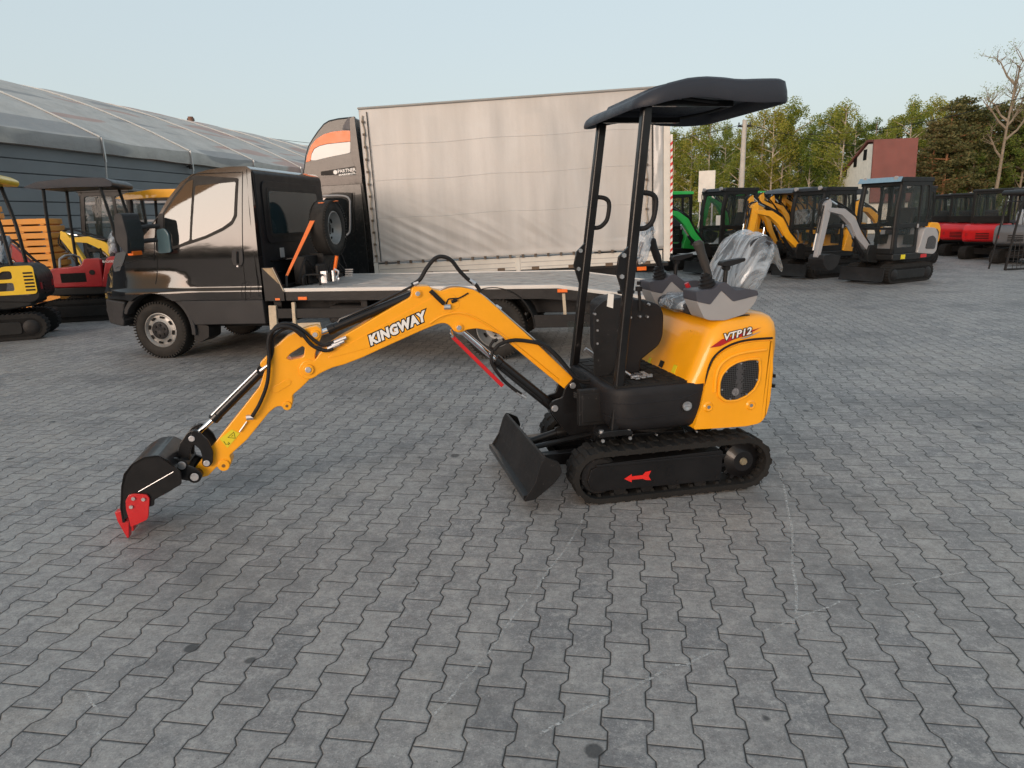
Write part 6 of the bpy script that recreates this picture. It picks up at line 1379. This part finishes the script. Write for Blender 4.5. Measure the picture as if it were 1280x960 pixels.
# ================================================================== OTHER MACHINES IN THE YARD
def rot2(pts, an, o=(0, 0)):
    c, s = math.cos(an), math.sin(an); return [(o[0]+p[0]*c-p[1]*s, o[1]+p[0]*s+p[1]*c) for p in pts]
def digger(label, loc, head, hood='amber', frame_='cabblack', top='cab', roof='cabblack', boom=None, L=1.65, W=1.0, Htop=2.38, slew=0., blade='blackm', hoodstyle='smooth', group=None, boommat=None, lights=True, swing=0., name='parked_excavator'):
    t = empty(name, (loc[0], loc[1], 0), (0, 0, head), label, 'excavator', group)
    hw = W/2; r0 = .19; cf, cr = -L/2+r0, L/2-r0
    for s in (-1, 1):
        b0, b1 = (-hw, -hw+.23) if s < 0 else (hw-.23, hw)
        P = arc(cf, r0+.01, r0, 270, 90, 10)+arc(cr, r0+.01, r0, 90, -90, 10); g = MB(); g.prism(P, b0, b1)
        pts = P+[P[0]]; acc = 0
        for i in range(len(pts)-1):
            a, b = Vector(pts[i]), Vector(pts[i+1]); n = max(1, round((b-a).length/.06))
            for k in range(n):
                q = a.lerp(b, (k+.5)/n); d = (b-a).normalized(); nn = Vector((d.y, -d.x)); nn = nn if nn.dot(q-Vector((0, r0))) > 0 else -nn
                e = [q-d*.018-nn*.004, q+d*.018-nn*.004, q+d*.012+nn*.014, q-d*.012+nn*.014]
                e = [Vector((v.x, max(.001, v.y))) for v in e]
                if q.y > .03: g.prism([tuple(v) for v in e], b0-.002, b1+.002)
        tk = g.build('track', 'rubber', t)
        o_ = -1 if s < 0 else 1; bf = b0 if s < 0 else b1
        g = MB(); g.prism(arc(cf, r0, r0*.72, 270, 90, 8)+arc(cr, r0, r0*.72, 90, -90, 8), min(bf, bf+o_*.003), max(bf, bf+o_*.003)); g.build('track_recess', 'dark', tk)
        g = MB(); g.prism(roundpoly([(cf+.02, r0-.09), (cr-.12, r0-.09), (cr-.12, r0+.09), (cf+.02, r0+.09)], .05), min(bf, bf+o_*.014), max(bf, bf+o_*.014)); g.build('track_frame', frame_, tk, bevel=.004)
        for a in (cf, cr): g = MB(); g.lathe([(0, .02), (0, .115), (o_*.018, .09), (o_*.022, .03), (o_*.022, .004)], (a, bf, r0), 'Y', 20); g.build('sprocket' if a == cr else 'idler', 'blackm', tk)
    g = MB(); g.box(-.35, .35, -hw+.22, hw-.22, .15, .34); g.cyl((0, 0, .33), (0, 0, .46), .28, 24); g.build('undercarriage', 'blackm', t)
    g = MB(); f = -L/2-.22; g.prism([(f, .07), (f+.03, .12), (f+.05, .22), (f+.06, .34), (f+.085, .34), (f+.08, .2), (f+.06, .1), (f+.02, .06)], -hw, hw)
    for b in (-.22, .18): g.box(f+.06, -.2, b, b+.06, .18, .25)
    g.build('dozer_blade', blade, t)
    up_ = sub('upper_body', t); up_.rotation_euler = (0, 0, slew)
    g = MB(); g.prism(roundpoly([(-.62, .47), (.40, .46), (.70, .50), (.70, .62), (-.62, .62)], .05), -hw+.03, hw-.03); g.build('platform', frame_, up_, bevel=.03, seg=3)
    hx0, hx1, hz = .16, .82, 1.10
    g = MB(); g.prism(roundpoly([(hx0, .60), (hx1-.10, .55), (hx1, .62), (hx1+.01, .95), (hx1-.10, hz), (hx0+.16, hz+.03)], [.03, .06, .06, .10, .12, .10], 5), -hw+.01, hw-.01)
    hd_ = g.build('engine_hood', hood, up_, bevel=.07, seg=4, ang=50)
    g = MB(); g.prism(roundpoly([(hx0+.24, .68), (hx1-.10, .66), (hx1-.08, .86), (hx1-.20, .95), (hx0+.30, .92)], .05, 4), -hw-.004, -hw+.02); g.build('grille', 'grille', hd_)
    g = MB()
    for k in range(4): g.box(hx1+.002, hx1+.014, -.2, .2, .66+.05*k, .685+.05*k)
    g.build('vent', 'ink', hd_)
    g = MB(); g.box(hx1-.02, hx1+.018, hw-.17, hw-.10, .74, .84); g.box(hx1-.02, hx1+.018, -hw+.10, -hw+.17, .74, .84); g.build('rear_light', 'darkred', hd_)
    g = MB(); g.prism(roundpoly([(.02, .98), (.30, .98), (.30, 1.10), (.02, 1.08)], .03), -.2, .2); g.prism(roundpoly([(.24, 1.08), (.33, 1.07), (.44, 1.52), (.36, 1.55)], .04), -.2, .2); st = g.build('seat', 'seatv', up_, bevel=.03, seg=3)
    g = film((.34, 0, 1.32), 0, .10, .22, .24, int(loc[0]*7), R(12), .2, 24) if top != 'cab' else None
    if g: g.build('film_cover', 'film', st, ang=180)
    for b in (-.32, .32):
        g = MB(); g.tube([(.02, b, .95), (-.03, b, 1.12), (-.05, b, 1.25)], [.03, .016, .022], 8); g.box(-.02, .25, b-.06, b+.06, .78, .98); g.build('joystick', 'hose', up_)
    zb, w0 = .62, hw-.04
    if top == 'cab':
        x0, x1 = -.60, .42; cab = sub('cab', up_)
        side = roundpoly([(x0-.02, zb), (.14, zb), (.15, 1.13), (x1+.04, 1.15), (x1+.06, 1.35), (x1+.03, Htop-.05), (x0+.12, Htop-.05), (x0+.02, 1.55)], [.03, .03, .06, .03, .05, .14, .16, .1], 5)
        win = roundpoly([(x0+.09, 1.22), (x1-.30, 1.22), (x1-.30, Htop-.17), (x0+.19, Htop-.17), (x0+.10, 1.6)], .06, 4)
        win2 = roundpoly([(x1-.24, 1.22), (x1-.03, 1.22), (x1-.0, 1.5), (x1-.04, Htop-.17), (x1-.24, Htop-.17)], .05, 4)
        win3 = roundpoly([(x0+.09, zb+.12), (.07, zb+.12), (.07, 1.13), (x0+.09, 1.13)], .05, 4)
        for b in (-w0, w0-.04):
            sp1 = plate('side_frame', [side, win, win2, win3], b, b+.04, frame_, cab, .006)
            for wn in (win, win2, win3): g = MB(); g.prism(wn, b+.015, b+.021); g.build('pane', 'cabglass', sp1)
        g = MB(); 
        for b in (-w0+.04, w0-.08): g.tube([(x0+.0, b, zb), (x0+.03, b, 1.55), (x0+.12, b, Htop-.10)], .035, 8)
        g.box(x0+.08, x0+.13, -w0, w0, Htop-.16, Htop-.08); g.box(x0-.03, x0+.02, -w0, w0, zb, zb+.10); g.box(x0-.01, x0+.03, -w0, w0, 1.10, 1.15); g.build('front_frame', frame_, cab)
        g = MB(); g.face([(x0+.0, -w0+.03, zb+.1), (x0+.0, w0-.03, zb+.1), (x0+.035, w0-.03, 1.55), (x0+.035, -w0+.03, 1.55)]); g.face([(x0+.035, -w0+.03, 1.55), (x0+.035, w0-.03, 1.55), (x0+.12, w0-.03, Htop-.1), (x0+.12, -w0+.03, Htop-.1)]); g.build('windscreen', 'cabglass', cab, smooth=False)
        g = MB(); g.box(x1-.02, x1+.04, -w0+.0, w0-.0, 1.14, 1.36); g.box(x1+.0, x1+.05, -w0, -w0+.09, 1.3, Htop-.08); g.box(x1+.0, x1+.05, w0-.09, w0, 1.3, Htop-.08); g.box(x1, x1+.04, -w0, w0, Htop-.16, Htop-.08); g.build('rear_frame', frame_, cab, bevel=.01)
        g = MB(); g.box(x1+.015, x1+.022, -w0+.08, w0-.08, 1.35, Htop-.15); g.build('rear_window', 'cabglass', cab)
        g = MB(); g.prism(roundpoly([(x0+.04, Htop-.09), (x1+.08, Htop-.09), (x1+.06, Htop-.01), (x0+.10, Htop)], .03), -w0-.02, w0+.02); g.build('roof', roof, cab, bevel=.025, seg=3)
        g = MB(); g.box(x1-.34, x1-.30, -w0-.02, -w0-.004, 1.12, 1.20); g.build('door_handle', 'greyp', cab)
        if lights:
            for b in (-w0+.12, w0-.12): g = MB(); g.lathe([(-.03, .02), (-.03, .045), (.03, .04), (.04, .01)], (x0+.04, b, Htop-.02), 'X', 16); g.build('work_lamp', 'gl', cab, bevel=.003)
    else:
        posts = [(.52, -w0+.05), (.52, w0-.05)]+([(-.55, -w0+.05), (-.55, w0-.05)] if top == 'canopy4' else [])
        can = sub('canopy', up_)
        for a, b in posts:
            g = MB(); g.tube([(a, b, zb if a < 0 else 1.0), (a+(-.04 if a > 0 else .02), b, 1.7), (a-(.15 if a > 0 else -.06), b, Htop-.06)], .028, 8, smooth=3); g.build('post', frame_, can)
        g = MB(); g.prism(roundpoly([(-.78, Htop-.14), (-.55, Htop-.05), (.0, Htop+.01), (.50, Htop-.0), (.62, Htop-.07), (.60, Htop-.15), (.0, Htop-.15), (-.55, Htop-.17)], .04, 4), -w0-.04, w0+.04); g.build('roof', roof, can, bevel=.03, seg=3)
        g = MB(); g.tube([(-.45, -w0+.1, zb), (-.47, -w0+.1, 1.1), (-.47, w0-.1, 1.1), (-.45, w0-.1, zb)], .02, 8, smooth=3); g.build('guard_rail', 'greyp', can)
    if boom:
        bm_, al, be, ga = boom; bt = sub('boom_assembly', up_) ; bt.rotation_euler = (0, 0, swing)
        g = MB(); g.prism(roundpoly([(-.55, .42), (-.86, .45), (-.92, .62), (-.84, .80), (-.70, .80), (-.55, .66)], .03), -.10, .10); g.build('swing_post', frame_, bt, bevel=.01)
        o = (-.82, .72); L1, L2 = 1.55, .95
        # boom drawn along -x with an upward bend
        arm = [(.08, -.05), (-.45, .0), (-.80, .14), (-1.15, .16), (-L1, .02), (-L1-.05, .06), (-L1, .10), (-1.15, .30), (-.78, .32), (-.40, .16), (.05, .07)]
        P = rot2(arm, -al, o); g = MB(); g.prism(roundpoly(P, .03, 3), -.055, .055); bo_ = g.build('boom', bm_, bt, bevel=.008)
        e = rot2([(-L1, .06)], -al, o)[0]
        a2 = be; stk = [(.22, .02), (.10, .12), (-.10, .10), (-L2, .05), (-L2, -.05), (-.10, -.07), (.12, -.06)]
        P = rot2(stk, -a2, e); g = MB(); g.prism(roundpoly(P, .02, 3), -.045, .045); sk_ = g.build('stick', bm_, bt, bevel=.006)
        t2 = rot2([(-L2, 0)], -a2, e)[0]; bk_ = [(0, .04), (-.10, .10), (-.28, .10), (-.40, -.02), (-.42, -.18), (-.36, -.34), (-.12, -.20), (.02, -.05)]
        P = rot2(bk_, -(a2+ga), t2); g = MB(); g.prism(roundpoly(P, .02, 2), -.18, .18); g.build('bucket', 'blackm', bt, bevel=.006)
        def cyl2(p, q, r): g = MB(); p, q = Vector((p[0], 0, p[1])), Vector((q[0], 0, q[1])); m_ = p.lerp(q, .62); g.tube([p, m_], r, 12); c_ = g.build('cylinder', 'black', bt); g = MB(); g.tube([m_, q], r*.55, 10); g.build('rod', 'chrome', c_)
        cyl2((-.88, .56), rot2([(-.85, .10)], -al, o)[0], .04)
        cyl2(rot2([(-.80, .36)], -al, o)[0], rot2([(.20, .06)], -a2, e)[0], .035); cyl2(rot2([(.05, .14)], -a2, e)[0], rot2([(-L2+.12, .14)], -a2, e)[0], .032)
        hp = rot2([(.0, .12), (-.4, .22), (-.8, .37), (-1.2, .34), (-L1-.1, .24)], -al, o)+rot2([(.05, .22), (-.2, .14)], -a2, e)
        for b in (-.03, .03): g = MB(); g.tube([(a, b, z) for a, z in hp], .014, 6, smooth=4); g.build('hydraulic_hose', 'hose', bo_)
    return t
def flabel(parent, pts3, m, name='sticker'):
    g = MB(); g.face(pts3); return g.build(name, m, parent, smooth=False, thick=.004)
def at_px(px, py): v = gnd(px, py); return (v.x, v.y)
AW = 'row of parked excavators on the right'; AL = 'row of parked excavators on the left'
# ---- right side
A_ = digger('black cab excavator with silver grey arm and tail in front of the right row', (8.25, 14.75), R(27), hood='greyp', roof='cabblack', boom=('greyp', R(30), R(-78), R(-60)), Htop=2.14, L=1.5, group=AW)
for ch in A_.children:
    if ch.name.startswith('upper_body'):
        flabel(ch, [(-.36, -.475, .50), (-.22, -.475, .50), (-.22, -.475, .59), (-.36, -.475, .59)], 'ylabel')
        flabel(ch, [(.30, -.475, .50), (.50, -.475, .50), (.50, -.475, .57), (.30, -.475, .57)], 'red', 'red_sticker')
        flabel(ch, [(-.63, .47, 2.05), (-.61, -.47, 2.05), (-.56, -.47, 2.147), (-.58, .47, 2.147)], mat('pale blue roof edge', (.16, .27, .36), .3, coat=.6), 'visor')
digger('black cab excavator with a yellow hood facing left beside the silver armed one', (7.45, 16.3), R(24), hood='amber', top='cab', boom=('amber', R(30), R(-78), R(-60)), Htop=2.04, group=AW)
digger('black cab excavator with a white sheet in its side window and green arms behind it', (5.75, 17.9), R(20), hood='amber', boom=('green', R(34), R(-80), R(-60)), Htop=2.14, group=AW)
flabel(None, [(5.18, 17.18, 1.24), (5.30, 17.22, 1.24), (5.30, 17.22, 1.48), (5.18, 17.18, 1.48)], 'paper', 'window_sheet'); tag(bpy.data.objects['window_sheet'], 'small white sheet of paper hanging on the side of the black cab', 'paper sheet')
digger('green roofed cab excavator partly hidden behind the box truck', (4.55, 19.6), R(24), hood='green', roof='green', boom=('green', R(30), R(-80), R(-60)), Htop=2.15, group=AW)
digger('green excavator standing behind the black cab with the white sheet', (6.95, 19.6), R(30), hood='green', roof='green', boom=('green', R(50), R(-75), R(-60)), Htop=2.08, group=AW)
OR = ['first', 'second', 'third', 'fourth']
for k, (x, y, al) in enumerate(((7.45, 18.0, 38), (7.85, 18.5, 41), (8.3, 18.9, 38), (8.75, 19.4, 43), (9.2, 20.0, 40), (9.7, 20.6, 38), (10.3, 21.4, 41))):
    digger('orange excavator with folded boom, %s from the left in the tight orange row' % ORD[k], (x, y), R(38), hood='amber', roof='roofp', top='canopy2', boom=('amber', R(al), R(-78), R(-60)), Htop=2.10, group=AW)
digger('yellow hooded cab excavator directly behind the silver grey one', (10.9, 18.9), R(28), hood='amber', boom=('amber', R(30), R(-78), R(-60)), Htop=2.08, group=AW)
digger('red excavator with black cab standing furthest left of the red ones', (14.55, 22.8), R(207), hood='red', Htop=2.12, group=AW, W=1.1)
digger('red excavator with black cab in the middle of the red ones', (14.4, 21.5), R(209), hood='red', Htop=2.12, group=AW, W=1.1)
digger('large red excavator with black cab nearest to the grey one', (14.15, 20.0), R(212), hood='red', Htop=2.2, group=AW, W=1.25, L=1.9)
digger('slate grey excavator with thin cab posts at the right edge of the picture', (13.75, 18.2), R(214), hood='dgrey', top='canopy4', Htop=2.1, group=AW, W=1.2, L=1.8)
digger('red excavator half cut off by the right edge behind the grey one', (16.1, 20.9), R(212), hood='red', Htop=2.15, group=AW, W=1.1)
for o in list(scn.objects):
    if o.parent is None and o.get('group') == AW and ('red excavator' in o['label'] or 'slate' in o['label']): o.scale = (.86, .86, .90)
o = digger('small red excavator with black cab at the very back of the red ones', (15.1, 24.4), R(205), hood='red', Htop=2.1, group=AW); o.scale = (.86, .86, .9)
digger('amber cab excavator peeking out behind the orange row', (10.1, 22.9), R(24), hood='amber', Htop=2.1, group=AW)
# grey steel rack leaning at the right edge
v = gnd(1256, 338); fr_ = empty('steel_rack', (v.x, v.y, 0), (0, 0, R(10)), 'dark steel mesh rack on the paving at the right edge of the picture', 'rack')
g = MB(); g.tube([(0, 0, .0), (.12, 0, .9), (.24, 0, 1.62), (1.3, 0, 1.62)], .028, 8); g.tube([(0, 0, .02), (1.3, 0, .02)], .025, 8); g.build('frame', 'blackm', fr_)
g = MB(); g.tube([(.05, .5, .0), (.30, .5, 1.6), (1.3, .5, 1.6)], .02, 8)
g.build('rear_frame', 'blackm', fr_)
for k in range(9): g = MB(); g.tube([(.2+k*.12, 0, .04), (.2+k*.12, 0, .75)], .007, 5); g.build('mesh_bar', 'blackm', fr_)
for k in range(6): g = MB(); g.tube([(.03, 0, .12*k+.1), (1.3, 0, .12*k+.1)], .007, 5); g.build('mesh_bar', 'blackm', fr_)
# ---- left side
L1_ = digger('black and yellow excavator with yellow canopy cut off by the left edge', (-7.98, 10.35), R(22), hood='blackm', roof='ochre', top='canopy4', boom=('ochre', R(30), R(-78), R(-60)), Htop=2.42, group=AL)
def ring(parent, pts, b, m, name, th=.012, holes=()):
    return plate(name, [pts]+list(holes), b-th, b, m, parent, .003)
for ch in L1_.children:
    if ch.name.startswith('upper_body'):
        ring(ch, roundpoly([(.20, .68), (.80, .68), (.80, 1.10), (.42, 1.10), (.24, .98)], .06), -.495, 'ochre', 'side_panel', holes=[roundpoly([(.28, .74), (.52, .74), (.52, .86), (.28, .86)], .03), roundpoly([(.30, .91), (.52, .91), (.52, 1.03), (.40, 1.03)], .04)])
        for k in range(6): flabel(ch, [(.66, -.512, .73+.05*k), (.78, -.512, .73+.05*k), (.78, -.512, .755+.05*k), (.66, -.512, .755+.05*k)], 'ink', 'vent_slot')
        ring(ch, roundpoly([(-.35, .46), (.30, .48), (.20, .58), (-.1, .61), (-.35, .61)], .04), -.478, 'ochre', 'step_panel')
        text('lettering', 'DIGMAX 10', .075, Matrix.Translation((-.28, -.4925, .51)), 'greyp', ch, offset=.003)
L2_ = digger('deep red excavator with black canopy left of the van', (-7.5, 12.6), R(12), hood='darkred', roof='roofp', top='canopy4', boom=('darkred', R(30), R(-78), R(-60)), Htop=2.45, group=AL, W=1.15)
for ch in L2_.children:
    if ch.name.startswith('upper_body'):
        g = MB(); g.prism(roundpoly([(-.60, .62), (.20, .60), (.22, 1.10), (-.05, 1.10), (-.10, .98), (-.60, .95)], .05), -.575, -.45); rp = g.build('red_panel', 'darkred', ch, bevel=.02)
        g = MB(); g.box(-.45, -.05, -.579, -.574, .70, .86); g.build('opening', 'dark', rp)
        g = MB(); g.cyl((.06, -.574, .86), (.06, -.586, .86), .045, 20); g.build('filler_cap', 'ink', rp)
        text('lettering', 'BAGGER', .055, Matrix.Translation((.25, -.5785, 1.02)), 'white', ch)
        flabel(ch, [(.40, -.579, .74), (.52, -.579, .74), (.52, -.579, .85), (.40, -.579, .85)], 'white', 'logo_sticker')
digger('yellow excavator whose folded yellow arm shows between the red one and the van', (-6.75, 14.0), R(-4), hood='ochre', roof='amber', top='canopy4', boom=('ochre', R(24), R(-118), R(-60)), Htop=2.3, group=AL)
digger('excavator with an orange canopy roof right behind the van mirror', (-6.35, 15.6), R(8), hood='blackm', roof='amber', top='canopy4', boom=('blackm', R(34), R(-78), R(-60)), Htop=2.42, group=AL)
digger('dark cab excavator standing behind the red one by the hall', (-8.6, 15.4), R(10), hood='blackm', top='cab', Htop=2.45, group=AL)
# orange pallets in stacks
M['crate'] = mat('orange painted pallet', (.80, .33, .05), .6, var=.15, dust=.25)
def pallet(x, y, z, rz, label):
    t = empty('orange_crate', (x, y, z), (0, 0, rz), label, 'crate', 'stacked flat orange crates')
    g = MB(); g.box(-.5, .5, -.4, .4, .028, .137); g.build('deck', 'crate', t, bevel=.006)
    for a in (-.46, -.04, .38): g = MB(); g.box(a, a+.08, -.39, .39, .0, .027); g.build('runner', 'crate', t, bevel=.006)
    return t
pr = None
rk = random.Random(5)
for s_, (x, y, n, nm) in enumerate(((-12.15, 14.2, 16, 'leftmost'), (-11.05, 14.3, 16, 'middle'), (-9.95, 14.5, 13, 'rightmost'))):
    for k in range(n):
        j = n-1-k; lb = 'flat orange crate, %s of the %s stack by the hall' % ('topmost' if j == 0 else ORD[j]+' from the top', nm)
        p_ = pallet(x+rk.uniform(-.03, .03), y+rk.uniform(-.02, .02), .001+k*.142, R(12)+rk.uniform(-.03, .03), lb)
# dark storage rack with parts between the left machines and the hall
rk_ = empty('storage_rack', (-8.9, 17.6, 0), (0, 0, R(14)), 'dark steel rack with crates of parts in front of the hall wall', 'rack')
for a in (-1.6, -.55, .5, 1.55):
    for b in (0, .8): g = MB(); g.box(a, a+.07, b, b+.07, 0, 2.3); g.build('upright', 'blackm', rk_)
for z in (.4, .85, 1.3, 1.75, 2.2):
    g = MB(); g.box(-1.6, 1.62, -.02, .9, z, z+.05); g.build('shelf', 'greyp', rk_)
for k in range(14):
    g = MB(); a = -1.5+rk.random()*2.7; z = rk.choice((.455, .905, 1.355, 1.805)); g.box(a, a+.3+.2*rk.random(), .05, .6, z, z+.15+.2*rk.random()); tag(g.build('parts_box', rk.choice(['blackm', 'gl', 'blackm', 'wood', 'dgrey']), rk_, bevel=.01))
# ================================================================== finishing: every loose piece its own part
SPLIT = {'pivot_pin', 'bolt', 'pin_boss', 'hose_fitting', 'roof_rail', 'side_cutter', 'rear_pillar', 'screw', 'rear_light', 'pedestal_bolt', 'vent_slot', 'pictogram', 'steel_line', 'end_wall', 'vent', 'red_stripes', 'track_teeth', 'step_grille', 'rim_slot', 'emblem_print'}
def loose(me):
    n = len(me.vertices); par = list(range(n))
    def f(i):
        while par[i] != i: par[i] = par[par[i]]; i = par[i]
        return i
    for e in me.edges:
        a, b = f(e.vertices[0]), f(e.vertices[1])
        if a != b: par[a] = b
    gr = {}
    for i in range(n): gr.setdefault(f(i), set()).add(i)
    return list(gr.values())
for o in list(scn.objects):
    if o.type != 'MESH' or o.name.split('.')[0] not in SPLIT or o.data.users > 1: continue
    gs = loose(o.data)
    if not 1 < len(gs) < 60: continue
    base = o.name.split('.')[0]; kids = list(o.children)
    for gi, gset in enumerate(gs):
        bm = bmesh.new(); bm.from_mesh(o.data); bm.verts.ensure_lookup_table()
        bmesh.ops.delete(bm, geom=[v for v in bm.verts if v.index not in gset], context='VERTS')
        me = bpy.data.meshes.new(base); bm.to_mesh(me); bm.free()
        for m_ in o.data.materials: me.materials.append(m_)
        c = o.copy(); c.data = me; C.objects.link(c); c.parent = o.parent
        if gi == 0:
            for k_ in kids: k_.parent = c
    bpy.data.objects.remove(o)
